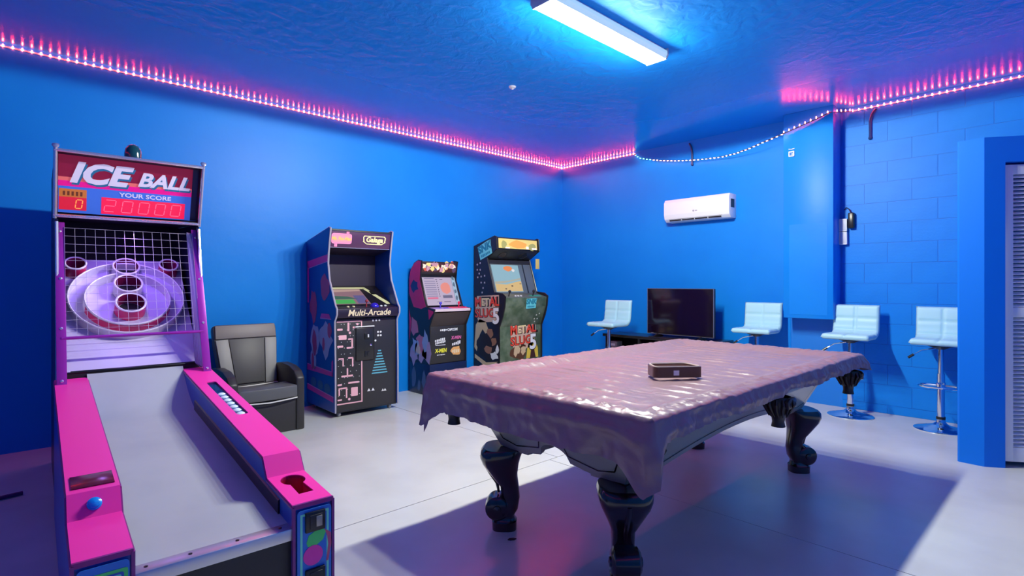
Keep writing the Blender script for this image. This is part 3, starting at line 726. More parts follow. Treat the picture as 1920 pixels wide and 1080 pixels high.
sc = box('screen', (-.275, .03, .001), (.10, .33, .003), em('screen_dusk', (.30, .16, .20), .8), p)
flat('screen_image', [rect(-.265, .04, -.06, .12)], em('screen_green', (.05, .42, .08), .9), sc, Matrix(), .001, .003)
flat('screen_image', [[(-.265, .13), (.0, .13), (-.1, .18), (-.265, .20)]], em('screen_dark_green', (.04, .14, .10), .8), sc, Matrix(), .001, .003)
flat('screen_image', [[(-.265, .27), (.09, .29), (.09, .325), (-.265, .325)]], em('screen_peach', (.55, .35, .32), .8), sc, Matrix(), .001, .003)
flat('screen_image', [rect(-.03, .04, .09, .20)], em('screen_violet', (.12, .10, .30), .8), sc, Matrix(), .001, .0025)
box('small_display', (.19, .22, 0), (.245, .29, .005), BLACK, p, .003)
box('screen_hood_back', (-w/2, .47, 1.25), (w/2, .485, 1.64), mat('hood_dark', (.02, .012, .035), .5), A1)
panel('speaker_board', w, (.46, 1.60), (.165, 1.655), mat('hood_dark', (.02, .012, .035), .5), A1)
p, M_, L_ = panel('marquee', w, (.155, 1.655), (.125, 1.83), mat('marquee_plum', (.07, .03, .075), .3, emit=(.07, .02, .06), es=.5), A1)
flat('marquee_trim', [rect(-w/2, 0, w/2, .006), rect(-w/2, L_-.012, w/2, L_-.004)], SILV, p, Matrix(), .003)
PKM = mat('marquee_pink', (.85, .25, .42), .4, emit=(.8, .2, .4), es=.35)
flat('pink_sign', [rect(-.318, .04, -.105, .145, .025), rect(-.165, .14, -.135, .17), rect(-.285, .01, -.255, .045)], PKM, p, Matrix(), .001)
flat('orange_sign', [rect(-.305, .055, -.118, .13, .012)], mat('marquee_orange', (.7, .28, .35), .4, emit=(.6, .22, .3), es=.4), p, Matrix(), .001, .001)
text('Ms. Pac-Man', .047, mat('marquee_amber', (.9, .5, .12), .4, emit=(.9, .35, .1), es=.5), p, off(Matrix(), -.212, .092, .0025), .1, .002, sx=.85)
YM = mat('marquee_yellow', (.9, .85, .35), .4, emit=(.9, .8, .35), es=.6)
text('Galaga', .072, YM, p, off(Matrix(), .145, .095, .0015), .15, .002)
flat('yellow_outline', [rect(.03, .13, .26, .137), rect(.06, .048, .23, .055), [(.03, .137), (.018, .12), (.024, .075), (.034, .075), (.028, .12), (.04, .13)], [(.024, .08), (.06, .055), (.06, .048), (.016, .076)], [(.26, .137), (.275, .12), (.268, .075), (.258, .075), (.264, .12), (.25, .13)], [(.268, .08), (.23, .055), (.23, .048), (.276, .076)]], YM, p, Matrix(), .001)
panel('top_board', w, (.12, 1.838), (.67, 1.738), BLACKM, A1)
panel('back_board', w, (.665, .06), (.665, 1.74), BLACKM, A1)
for x in (-.28, .27):
    for y in (.06, .6):
        mb = MB(); mb.lathe([(.0, -.012), (.026, -.012), (.028, 0), (.026, .012), (0, .012)], 14, Matrix.Translation((x, y, .028)) @ Matrix.Rotation(rad(90), 4, 'Y'), False); mb.box((x-.016, y-.012, .03), (x+.016, y+.012, .05)); mb.obj('caster', mat('caster_grey', (.25, .25, .26), .4), A1, True)
SM = frame((-W1/2 - .0005, 0, 0), (0, -1, 0), (0, 0, 1))      # left side panel seen from outside: x to the front, y up
MAG = mat('side_magenta', (.55, .02, .30), .35); LAV = mat('side_lavender_line', (.55, .3, .6), .4); SKY = mat('side_pale_blue', (.32, .42, .58), .45); RSE = mat('side_rose', (.38, .05, .16), .45)
sp = SIDE1
flat('magenta_frame', [[(-.655, 1.46), (-.16, 1.52), (-.16, 1.585), (-.655, 1.53)], [(-.655, 1.10), (-.62, 1.10), (-.62, 1.50), (-.655, 1.50)], [(-.33, .955), (-.08, .955), (-.12, 1.0), (-.30, 1.0)], [(-.66, .40), (-.03, .40), (-.03, .44), (-.66, .46)], [(-.06, .40), (-.03, .40), (-.03, .56), (-.06, .54)], [(-.66, .20), (-.02, .15), (-.02, .20), (-.66, .25)]], MAG, sp, SM, .001)
flat('lavender_line', [[(-.655, 1.452), (-.16, 1.512), (-.16, 1.518), (-.655, 1.458)], [(-.33, .948), (-.07, .948), (-.07, .954), (-.33, .954)], [(-.66, .458), (-.03, .44), (-.03, .446), (-.66, .466)], [(-.66, .25), (-.02, .20), (-.02, .207), (-.66, .257)]], LAV, sp, SM, .001)
def blob(cx, cy, rx, ry, n, seed, j=.28):
    r_ = random.Random(seed); return [(cx + rx*(1 + r_.uniform(-j, j))*cos(2*pi*i/n), cy + ry*(1 + r_.uniform(-j, j))*sin(2*pi*i/n)) for i in range(n)]
flat('pale_splash', [blob(-.20, .75, .14, .17, 16, 2), blob(-.47, .70, .11, .17, 14, 5), blob(-.50, .52, .08, .12, 10, 8)], SKY, sp, SM, .001)
flat('rose_splash', [blob(-.47, .70, .06, .12, 10, 4), blob(-.11, .84, .05, .07, 9, 6), blob(-.25, .70, .035, .06, 9, 16), blob(-.52, .50, .04, .09, 9, 7), blob(-.50, 1.08, .09, .16, 12, 9), blob(-.22, 1.26, .11, .12, 12, 12)], RSE, sp, SM, .0018)
flat('pale_ring', [blob(-.50, .29, .07, .05, 10, 20, .1), blob(-.33, .28, .07, .05, 10, 21, .1), blob(-.16, .27, .07, .05, 10, 22, .1)], mat('side_dim_blue', (.05, .12, .24), .4), sp, SM, .001)

# 2: short red cabinet on a dark riser
W2 = .545; RZ = .36
A2 = thing('arcade_cabinet', 'short crimson and black arcade cabinet on a dark blue riser', 'arcade game', (.50, -2.565, 0), rad(90))
ris = box('riser', (-W2/2, .03, 0), (W2/2, .46, RZ), mat('riser_navy', (.006, .015, .06), .35), A2, .003)
prof2 = [(.035, RZ), (.035, .80), (-.05, .965), (-.06, 1.00), (.10, 1.02), (.235, 1.34), (.215, 1.50), (.20, 1.565), (.27, 1.575), (.36, 1.54), (.43, 1.46), (.46, 1.36), (.46, RZ)]
for s in (-1, 1):
    x0, x1 = sorted((s*W2/2, s*(W2/2-.018)))
    o = MB().prism(prof2, 'x', x0, x1, .002).obj('side_panel', mat('side_black', (.012, .01, .016), .35), A2)
    MB().tube([((x0+x1)/2, q_[0], q_[1]) for q_ in prof2], .008, 6, True).obj('edge_molding', BLACK, o, True)
    if s < 0: sp2 = o
w = W2-.036
SM2 = frame((-W2/2-.0005, 0, 0), (0, -1, 0), (0, 0, 1))
flat('crimson_field', [[(-.11, 1.03), (-.235, 1.345), (-.215, 1.50), (-.205, 1.56), (-.27, 1.57), (-.355, 1.535), (-.425, 1.46), (-.455, 1.36), (-.455, 1.18), (-.36, 1.02), (-.2, 1.0)], [(-.45, .62), (-.455, .98), (-.41, .84)], [(-.045, .88), (.04, .96), (.04, .98), (-.06, 1.0)]], mat('crimson_print', (.62, .006, .11), .35), sp2, SM2, .001)
flat('navy_patch', [blob(-.34, 1.27, .08, .07, 10, 31)], mat('navy_print', (.02, .02, .12), .4), sp2, off(SM2, 0, 0, .001), .0008)
for cols, seeds, sz in (((.42, .30, .45), (41, 42, 43), (.09, .13)), ((.55, .16, .24), (44, 45), (.09, .11)), ((.30, .38, .55), (46, 47, 48), (.05, .10)), ((.6, .45, .35), (49,), (.05, .06))):
    r_ = random.Random(seeds[0]*3)
    flat('colour_splash', [blob(-r_.uniform(.06, .38), RZ + r_.uniform(.10, .48), sz[0], sz[1], 11, s_, .4) for s_ in seeds], mat('splash_%d' % seeds[0], cols, .45), sp2, off(SM2, 0, 0, .0006 + .0004*(seeds[0]-40)*.3), .0006)
flat('riser_print', [blob(-.36, .18, .05, .12, 9, 61), blob(-.15, .17, .035, .10, 9, 62), blob(-.25, .10, .03, .06, 8, 63)], mat('riser_grey', (.06, .10, .20), .5), ris, SM2, .001)
p, M_, L_ = panel('front_panel', w, (.045, RZ+.005), (.045, .80), mat('front_charcoal', (.022, .021, .019), .4), A2)
def scrib(cx, cy, w_, h_, n, seed, sl=.15):
    r_ = random.Random(seed); out = []; x = cx - w_/2; st = w_/n
    for i in range(n):
        hh = h_*r_.uniform(.7, 1.1); yy = cy + (x-cx)*sl
        out.append([(x, yy-hh/2), (x+st*.72, yy-hh/2+r_.uniform(-.15, .15)*hh), (x+st*.8, yy+hh/2), (x+st*.1, yy+hh/2)]); x += st
    return out
text('CAPCOM', .042, WP, p, off(Matrix(), .065, .385, .001), 0, .0018, sx=.85)
flat('print_line', scrib(-.065, .385, .10, .026, 4, 3, 0), WP, p, Matrix(), .001)
flat('white_print', scrib(-.115, .275, .15, .03, 6, 4) + scrib(-.11, .245, .15, .026, 7, 5) + [rect(-.18, .208, -.04, .215)] + scrib(.125, .22, .13, .04, 5, 8, .2), WP, p, Matrix(), .001)
text('X-MEN', .052, mat('pink_letter', (.75, .15, .38), .4), p, off(Matrix(), .12, .285, .001), .15, .0015, sx=.9)
text('X-MEN', .062, mat('yellow_letter', (.85, .80, .05), .4), p, off(Matrix(), -.105, .145, .001), .15, .0025, sx=.85)
flat('white_print', scrib(-.10, .098, .12, .012, 6, 9, 0), WP, p, Matrix(), .001)
flat('orange_badge', [blob(.115, .13, .075, .055, 14, 71, .2)], mat('badge_orange', (.75, .38, .12), .4), p, Matrix(), .001)
flat('pale_badge', scrib(.115, .125, .11, .04, 4, 72, 0), mat('badge_cream', (.75, .62, .40), .4), p, Matrix(), .001, .001)
panel('lower_deck_front', w, (.045, .80), (-.045, .955), mat('brown_black', (.045, .030, .026), .4), A2)
p, M_, L_ = panel('control_deck', w+.03, (-.058, 1.003), (.10, 1.02), mat('deck_white', (.75, .6, .62), .35), A2, .03)
flat('deck_glow_paint', [rect(-.27, .01, .0, .15)], mat('deck_violet', (.35, .25, .6), .4), p, Matrix(), .0008); flat('deck_glow_paint', [rect(0, .01, .26, .15)], mat('deck_pink', (.8, .08, .18), .4), p, Matrix(), .0008)  # pink light and joystick glow on the deck, painted as flat colour
for x, col, nm in ((-.13, (.10, .08, .6), 'stick_blue'), (.14, (.75, .02, .08), 'stick_red')):
    mb = MB(); mb.tube([(x, .08, 0), (x, .08, .05)], .006, 8); mb.sphere((x, .08, .058), .018); mb.obj('joystick', mat(nm, col, .25), p, True)
    for k in range(3): MB().lathe([(.012, 0), (.012, .006), (0, .009)], 10, Matrix.Translation((x+.045+k*.03, .06+.01*k, 0)), False).obj('control_button', MATS[nm], p)
p, M_, L_ = panel('screen_panel', w, (.105, 1.03), (.245, 1.40), BLACK, A2)
sc = box('screen', (-.245, .012, .001), (.175, L_-.03, .004), em('menu_lilac', (.55, .45, .62), .85), p)
flat('screen_side_art', [rect(.18, .012, .235, L_-.03)], mat('bezel_art', (.35, .5, .55), .4), p, Matrix(), .002)
flat('screen_side_art', [blob(.205, .1 + k*.085, .018, .03, 7, 80+k) for k in range(4)], mat('bezel_art_dark', (.10, .16, .2), .4), p, Matrix(), .001, .002)
flat('menu_rows', [rect(-.225, .12 + k*.027, -.07, .131 + k*.027) for k in range(8)] + [rect(-.22, .345, -.08, .356)], em('menu_grey', (.28, .24, .42), .8), sc, Matrix(), .0006, .004)
flat('menu_row_active', [rect(-.225, .088, -.075, .112)], em('menu_pink', (.75, .16, .30), .85), sc, Matrix(), .0006, .004)
flat('menu_marks', [circ(-.045, .125 + k*.027, .007, 8) for k in range(8)] + [rect(-.06, .335, -.035, .343), rect(0, .335, .045, .342), rect(.0, .05, .10, .056), rect(-.10, .05, -.03, .055)], em('menu_dark', (.05, .03, .10), .8), sc, Matrix(), .0006, .004)
flat('menu_picture', [blob(.065, .225, .075, .075, 12, 91, .12)], em('menu_orange', (.85, .28, .22), .9), sc, Matrix(), .0006, .004)
flat('menu_box', [rect(.0, .10, .14, .135)], em('menu_slate', (.15, .14, .25), .8), sc, Matrix(), .0006, .004)
panel('hood', w, (.245, 1.40), (.222, 1.435), BLACKM, A2)
p, M_, L_ = panel('marquee', w, (.222, 1.435), (.205, 1.56), mat('marquee_dark', (.08, .02, .02), .35), A2)
cols = [(.75, .35, .12), (.55, .08, .05), (.75, .68, .5), (.08, .05, .10), (.8, .6, .2), (.5, .25, .3)]
for i, c_ in enumerate(cols):
    r_ = random.Random(100+i)
    flat('marquee_splash', [blob(-.235 + .47*(k+.5)/6 + r_.uniform(-.03, .03), r_.uniform(.02, .105), .028, .03, 8, 100+i*7+k, .5) for k in range(6)], mat('mq_%d' % i, c_, .4, emit=c_, es=.35), p, off(Matrix(), 0, 0, .0003*i), .0006)
panel('top_board', w, (.205, 1.562), (.30, 1.555), BLACKM, A2); panel('back_board', w, (.445, RZ), (.445, 1.40), BLACKM, A2); panel('back_top', w, (.445, 1.40), (.30, 1.555), BLACKM, A2)

# 3: big camouflage cabinet
W3 = .80
A3 = thing('arcade_cabinet', 'large black and olive camouflage arcade cabinet with orange marquee near the corner', 'arcade game', (.62, -1.41, 0), rad(90))
prof3 = [(.10, 0), (.10, .74), (.035, .88), (.0, 1.0), (-.015, 1.13), (.04, 1.165), (.19, 1.185), (.335, 1.63), (.145, 1.745), (.155, 1.90), (.19, 1.91), (.60, 1.80), (.60, 0)]
sidem = mat('cab3_black', (.016, .013, .02), .35)
for s in (-1, 1):
    x0, x1 = sorted((s*W3/2, s*(W3/2-.02)))
    o = MB().prism(prof3, 'x', x0, x1, .002).obj('side_panel', sidem, A3)
    MB().tube([((x0+x1)/2, q_[0], q_[1]) for q_ in prof3], .009, 6, True).obj('edge_molding', BLACK, o, True)
    if s < 0: sp3 = o
w = W3-.042
CAMO = mat('camo_olive', (.06, .10, .05), .5, vary=(7, (.14, .18, .11), .42, .62))
p, M_, L_ = panel('front_panel', w, (.11, .01), (.11, .74), CAMO, A3)
p2, M2_, L2 = panel('front_knee', w, (.11, .74), (.012, .99), CAMO, A3)
p3, M3_, L3 = panel('deck_front', w, (.012, .99), (-.002, 1.115), CAMO, A3)
RED = mat('title_red', (.78, .07, .035), .4); YELT = mat('title_cream', (.85, .68, .35), .4); OUT = mat('title_dark', (.02, .012, .01), .5); CY = mat('sign_cyan', (.15, .62, .62), .4); CYD = mat('sign_teal', (.02, .22, .30), .4)
def title(par, M_, k, seed):
    """battered two line title with a big white number"""
    flat('title_back', [[(-.175*k, .03*k), (-.15*k, .15*k), (.17*k, .165*k), (.17*k, .05*k), (.12*k, -.09*k), (-.13*k, -.11*k)]], mat('title_backing', (.62, .42, .30), .4), par, M_, .001)
    for dx, dz, m_ in ((.004, .0012, OUT),):
        text('METAL', .125*k, m_, par, off(M_, .006*k, .093*k, dz, .03), 0, .006*k, sx=1.0)
        text('SLUG', .115*k, m_, par, off(M_, -.034*k, -.018*k, dz, .05), 0, .006*k, sx=1.05)
    text('M', .125*k, RED, par, off(M_, -.135*k, .085*k, .0025, .03), 0, .004*k)
    text('ET', .105*k, YELT, par, off(M_, -.025*k, .09*k, .0025, .03), 0, .002*k)
    text('AL', .115*k, RED, par, off(M_, .105*k, .098*k, .0025, .03), 0, .003*k)
    text('SLUG', .115*k, RED, par, off(M_, -.038*k, -.018*k, .0025, .05), 0, .002*k, sx=1.05)
    text('5', .215*k, OUT, par, off(M_, .132*k, -.045*k, .003), 0, .010*k); text('5', .205*k, WP, par, off(M_, .130*k, -.043*k, .0045), 0, .006*k)
title(p, off(Matrix(), .05, .555, 0), 1.35, 1)
flat('yellow_print', [[(.10, .29), (.33, .29), (.32, .42), (.25, .56), (.16, .53), (.12, .42)]], mat('print_amber', (.75, .55, .06), .45), p, Matrix(), .001)
flat('dark_arch', [[(.17, .29), (.28, .29), (.25, .40), (.215, .45), (.19, .40)]], mat('print_brown', (.06, .02, .015), .45), p, Matrix(), .001, .001)
flat('brown_print', [blob(-.03, .38, .17, .10, 14, 201, .3)], mat('print_umber', (.11, .045, .02), .45), p, Matrix(), .001)
flat('tan_print', [blob(-.08, .42, .06, .08, 10, 202, .4), blob(.05, .40, .05, .05, 10, 203, .4), blob(-.02, .50, .02, .04, 7, 204, .3)], mat('print_tan', (.62, .45, .25), .45), p, Matrix(), .001, .001)
def sign(par, M_, k):
    flat('sign_back', [[(-.10*k, -.075*k), (.10*k, -.07*k), (.105*k, .03*k), (.12*k, .075*k), (.06*k, .08*k), (-.10*k, .07*k)]], CY, par, M_, .001)
    text('SNK', .105*k, CYD, par, off(M_, 0, .025*k, .0015), .12, .005*k, sx=1.05)
    flat('sign_line', scrib(0, -.045*k, .15*k, .03*k, 6, 210, 0), CYD, par, off(M_, 0, 0, .001), .0008)
sign(p3, off(Matrix(), .09, .045, 0), .9)
flat('white_holes', [circ(x, z, .011, 10) for x, z in ((.24, .145), (.29, .165), (.22, .09), (.275, .09), (.24, .05), (.21, .005))], mat('print_bone', (.6, .6, .5), .5), p2, Matrix(), .001)
SM3 = frame((-W3/2-.0005, 0, 0), (0, -1, 0), (0, 0, 1))
sign(sp3, off(SM3, -.375, 1.735, 0, .32), 1.25)
flat('bullet_print', [circ(x, z, .013, 8) for x, z in ((-.53, 1.55), (-.47, 1.57), (-.53, 1.48), (-.47, 1.48), (-.49, 1.43), (-.52, 1.38), (-.45, 1.39), (-.38, 1.40), (-.45, 1.31), (-.38, 1.31), (-.41, 1.24), (-.43, 1.18))], mat('print_grey_dot', (.4, .38, .42), .5), sp3, SM3, .001)
title(sp3, off(SM3, -.33, .93, 0), 1.35, 2)
flat('tan_print', [[(-.59, .45), (-.56, .75), (-.48, .83), (-.36, .80), (-.25, .60), (-.30, .58), (-.42, .70), (-.48, .62), (-.54, .40)], [(-.58, .36), (-.35, .27), (-.12, .30), (-.2, .25), (-.4, .23), (-.58, .31)]], mat('print_tan', (.62, .45, .25), .45), sp3, SM3, .001)
flat('dark_print', [blob(-.33, .48, .2, .17, 16, 231, .25)], OUT, sp3, SM3, .0012, .0005)
flat('brown_print', [blob(-.27, .66, .07, .06, 9, 232, .4), blob(-.2, .55, .05, .06, 9, 233, .4), blob(-.30, .43, .07, .05, 9, 234, .4)], mat('print_rust', (.30, .14, .08), .5), sp3, SM3, .001, .0017)
flat('white_print', [blob(-.19, .37, .08, .05, 10, 235, .3), blob(-.13, .45, .03, .06, 8, 236, .3)], WP, sp3, SM3, .001, .0017)
p, M_, L_ = panel('control_deck', w, (-.002, 1.118), (.19, 1.17), mat('deck_camo', (.12, .15, .12), .4), A3)
flat('deck_green', [rect(.12, .03, .33, .10)], mat('deck_green_print', (.05, .4, .22), .4), p, Matrix(), .001)
for k in range(3): MB().lathe([(.015, 0), (.015, .006), (.010, .010), (0, .010)], 12, Matrix.Translation((-.15 + .05*k, .06, 0)), False).obj('control_button', WHITE, p, True)
for x in (-.27, .17):
    mb = MB(); mb.tube([(x, .06, 0), (x, .06, .05)], .007, 8); mb.sphere((x, .06, .065), .02); mb.obj('joystick', BLACK, p, True)
p, M_, L_ = panel('screen_panel', w, (.19, 1.17), (.335, 1.61), mat('bezel_grey', (.14, .17, .18), .3), A3)
sc = box('screen', (-.355, .02, .001), (.13, L_-.07, .005), em('screen_sky', (.30, .52, .62), .85), p)
flat('screen_dunes', [[(-.35, .025), (.125, .025), (.125, .17), (0, .15), (-.15, .12), (-.35, .13)]], em('screen_sand', (.72, .50, .20), .9), sc, Matrix(), .0008, .005)
flat('screen_dunes', [[(-.35, .13), (-.2, .14), (0, .17), (.125, .19), (.125, .21), (-.1, .175), (-.35, .16)]], em('screen_far', (.48, .47, .36), .85), sc, Matrix(), .0008, .005)
flat('screen_logo', [blob(-.07, .345, .075, .038, 12, 240, .15)], em('screen_orange', (.85, .25, .06), .95), sc, Matrix(), .0008, .005)
flat('screen_cloud', [blob(.02, .32, .03, .02, 8, 241, .2)], em('screen_white', (.8, .8, .85), .9), sc, Matrix(), .0008, .0052)
flat('screen_marks', [blob(-.18, .06, .02, .008, 6, 242), blob(-.06, .10, .02, .01, 6, 243), blob(.1, .13, .02, .006, 6, 244)], em('screen_brown', (.12, .07, .03), .8), sc, Matrix(), .0008, .0058)
box('bezel_strip', (.215, .0, 0), (.232, L_, .004), BLACK, p); box('screen_top', (-w/2, L_-.055, 0), (w/2, L_, .006), BLACKM, p)
p, M_, L_ = panel('speaker_board', w, (.335, 1.62), (.16, 1.735), BLACKM, A3)
for x in (-.2, .18):
    s_ = MB().lathe([(.068, 0), (.068, .004), (.06, .008), (.055, .002), (.02, -.001), (0, .003)], 24, Matrix.Translation((x, .10, 0)), False).obj('speaker', BLACK, p, True)
p, M_, L_ = panel('marquee', w, (.155, 1.745), (.165, 1.895), BLACK, A3)
mq = box('marquee_glass', (-.355, .012, 0), (.355, L_-.012, .004), mat('marquee_gold', (.70, .55, .16), .35, emit=(.65, .50, .14), es=.45), p)
flat('marquee_art', [blob(0, .07, .16, .05, 14, 250, .2)], mat('marquee_orange3', (.85, .34, .06), .4, emit=(.85, .30, .05), es=.5), mq, Matrix(), .0008, .004)
flat('marquee_art', [blob(-.26, .06, .05, .05, 9, 251, .3), blob(.26, .05, .06, .05, 9, 252, .3)], mat('marquee_olive', (.35, .33, .10), .4, emit=(.3, .3, .1), es=.4), mq, Matrix(), .0006, .004)
flat('marquee_art', [rect(.14, .015, .19, .05), rect(.25, .012, .34, .035), rect(-.24, .012, -.16, .03)], mat('marquee_white', (.8, .78, .62), .4, emit=(.8, .75, .6), es=.5), mq, Matrix(), .0006, .005)
panel('top_board', w, (.165, 1.90), (.595, 1.79), BLACKM, A3); panel('back_board', w, (.59, .01), (.59, 1.79), BLACKM, A3)
box('tag_plate', (.401, .22, 1.50), (.47, .23, 1.64), mat('tag_yellow', (.75, .55, .15), .4), A3, .002)

# ------------------------------------------------------------------ television and its console
st = thing('tv_console', 'low black television console against the back wall', 'console', (2.02, -.38, 0))
box('top_board', (-.80, -.20, .60), (.80, .20, .635), mat('console_black', (.015, .013, .014), .22), st, .004)
box('lower_board', (-.78, -.19, .12), (.78, .19, .15), MATS['console_black'], st, .004); box('shelf', (-.78, -.19, .36), (.78, .19, .385), MATS['console_black'], st, .004)
for x in (-.76, -.26, .24, .74): box('upright', (x, -.19, 0), (x+.025, .19, .60), MATS['console_black'], st, .003)
box('back_board', (-.78, .18, .12), (.78, .19, .60), DARK, st)
for x, y, z, label in ((1.33, -.46, .385, 'small silver box at the left end of the console shelf'), (1.80, -.44, .385, 'brown carton box further along the console shelf')):
    o = thing('media_box', label, 'box', (x, y, z+.001)); box('case', (-.08, -.06, 0), (.08, .06, .15), mat('media_silver', (.3, .28, .28), .4) if x < 1.5 else mat('carton_brown', (.20, .12, .07), .6), o, .004); box('front_label', (-.02, -.0615, .09), (.05, -.06, .12), WHITE, o)
tv = thing('television', 'flat black television standing on the low console', 'television', (2.245, -.40, .636), rad(-3))
MB().prism(rect(-.455, .03, .455, .60, .006), 'y', -.014, .030).obj('casing', BLACK, tv)
box('screen', (-.446, -.0165, .045), (.446, -.014, .592), mat('tv_glass', (.008, .003, .012), .07, coat=.5), tv)
mb = MB()
for q_ in frame_strips(-.457, .028, .457, .602, .005): mb.prism(q_, 'y', -.017, .0)
mb.obj('bezel', mat('tv_bezel', (.20, .20, .25), .3, .4), tv)
box('brand_plate', (-.40, -.0185, .037), (-.36, -.0165, .043), SILV, tv)
for x in (-.3, .3): MB().prism([(-.09, 0), (.09, 0), (.09, .008), (.012, .035), (-.012, .035), (-.09, .008)], 'x', x-.01, x+.01).obj('foot', BLACK, tv)

# ------------------------------------------------------------------ bar stools (local front = -y)
def make_stool(label, loc, rz):
    s = thing('bar_stool', label, 'stool', loc, rz, 'white adjustable bar stools')
    MB().lathe([(.0, 0), (.198, 0), (.20, .006), (.192, .012), (.12, .028), (.06, .046), (.036, .07), (.034, .09), (0, .09)], 36, cap=False).obj('base', CHROME, s, True)
    MB().lathe([(.0345, .095), (.0345, .118)], 20).obj('base_collar', BLACK, s, True)
    MB().lathe([(.029, .09), (.029, .50)], 20).obj('column', CHROME, s, True)
    MB().lathe([(.022, .50), (.022, .73)], 16).obj('gas_lift', CHROME, s, True)
    mb = MB(); P_ = [(.0, 0, .40)]
    ringp = [(.145*sin(a), -.10 - .10*cos(a) + .02, .395) for a in [rad(-135 + 270*i/20) for i in range(21)]]
    mb.tube([(-.02, 0, .395)] + ringp + [(.02, 0, .395)], .010, 8); mb.lathe([(.036, .375), (.036, .42)], 20); mb.obj('footrest', CHROME, s, True)
    mb = MB(); mb.lathe([(.03, .715), (.07, .735), (.10, .742), (.10, .748)], 20); mb.obj('seat_plate', BLACKM, s, True)
    mb = MB(); mb.tube([(-.02, -.01, .725), (-.13, -.05, .70), (-.19, -.07, .655)], .006, 8); lv = mb.obj('lever', CHROME, s, True)
    MB().tube([(-.185, -.068, .66), (-.225, -.082, .628)], .011, 8).obj('lever_grip', BLACK, lv, True)
    # one cushion bent from seat into backrest: path in (y,z)
    path = [(-.205, .775), (-.19, .782), (-.10, .783), (0, .780), (.09, .780), (.135, .790), (.168, .82), (.182, .87), (.19, .95), (.20, 1.03), (.208, 1.085)]
    n = 44; pts = []
    Pv = [Vector((0, a, b)) for a, b in path]; cum = [0]
    for a, b in zip(Pv, Pv[1:]): cum.append(cum[-1] + (b-a).length)
    Lt = cum[-1]
    def at(d):
        for i in range(len(Pv)-1):
            if d <= cum[i+1] or i == len(Pv)-2:
                t = (d-cum[i])/(cum[i+1]-cum[i]); return Pv[i].lerp(Pv[i+1], min(max(t, 0), 1))
    bm = bmesh.new(); hw = .205; th = .028; nx = 30; top = []; bot = []
    for j in range(n+1):
        d = Lt*j/n; p_ = at(d); tg = (at(min(d+.02, Lt)) - at(max(d-.02, 0))).normalized(); nn = Vector((0, -tg.z, tg.y))
        dv = d/Lt; rt, rb = [], []
        for i in range(nx+1):
            x = -hw + 2*hw*i/nx
            # tufting: two seams across x (thirds -> halves) and bands along the path
            gx = min(abs(x), abs(abs(x)-hw))/hw; sx_ = math.exp(-(x/.010)**2)
            sd = min(abs(d-q_) for q_ in (Lt*.22, Lt*.44, Lt*.60, Lt*.79)); sy_ = math.exp(-(sd/.010)**2)
            puff = -.012*max(sx_, sy_)
            edge = min(hw-abs(x), d, Lt-d); rr_ = .024
            k_ = 1 if edge > rr_ else math.sqrt(max(0, 1-((rr_-edge)/rr_)**2))
            cx = x
            rt.append(bm.verts.new(p_ + Vector((cx, 0, 0)) + nn*(th*k_ + puff*k_))); rb.append(bm.verts.new(p_ + Vector((cx, 0, 0)) - nn*(th*.9*k_)))
        top.append(rt); bot.append(rb)
    for j in range(n):
        for i in range(nx):
            bm.faces.new((top[j][i], top[j][i+1], top[j+1][i+1], top[j+1][i])); bm.faces.new((bot[j][i+1], bot[j][i], bot[j+1][i], bot[j+1][i+1]))
    for j in range(n):
        bm.faces.new((top[j][0], top[j+1][0], bot[j+1][0], bot[j][0])); bm.faces.new((top[j+1][nx], top[j][nx], bot[j][nx], bot[j+1][nx]))
    for i in range(nx):
        bm.faces.new((top[0][i+1], top[0][i], bot[0][i], bot[0][i+1])); bm.faces.new((top[n][i], top[n][i+1], bot[n][i+1], bot[n][i]))
    bmesh.ops.remove_doubles(bm, verts=bm.verts[:], dist=.0004); bmesh.ops.recalc_face_normals(bm, faces=bm.faces[:])
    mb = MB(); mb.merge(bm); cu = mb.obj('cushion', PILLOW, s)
    for p_ in cu.data.polygons: p_.use_smooth = True
    return s
s1 = make_stool('white padded bar stool alone left of the television', (1.49, -.80, 0), rad(0))
for lab, loc, r_ in (('white padded bar stool between the television and the boxed pier', (3.16, -.36, 0), 2), ('white padded bar stool behind the far right corner of the pool table', (4.067, -.36, 0), 0), ('white padded bar stool partly hidden by the blue closet corner', (4.775, -.37, 0), 2)):
    q_ = dup(s1, loc, rad(r_)); q_['label'] = lab

# ------------------------------------------------------------------ pool table
TX0, TX1, TY0, TY1 = 3.225, 4.602, -4.765, -2.150
CX, CY = (TX0+TX1)/2, (TY0+TY1)/2
pool = thing('pool_table', 'large dark wooden pool table with scrolled legs in the middle of the room', 'pool table', (CX, CY, 0))
hx, hy = (TX1-TX0)/2 - .012, (TY1-TY0)/2 - .012
for nm, lo, hi in (('rail', (-hx, -hy, .715), (-hx+.13, hy, .788)), ('rail', (hx-.13, -hy, .715), (hx, hy, .788)), ('rail', (-hx+.13, -hy, .715), (hx-.13, -hy+.13, .788)), ('rail', (-hx+.13, hy-.13, .715), (hx-.13, hy, .788))):
    box(nm, lo, hi, WOODD, pool, .012)
box('slate_bed', (-hx+.13, -hy+.13, .70), (hx-.13, hy-.13, .765), mat('table_felt', (.02, .12, .06), .9), pool)
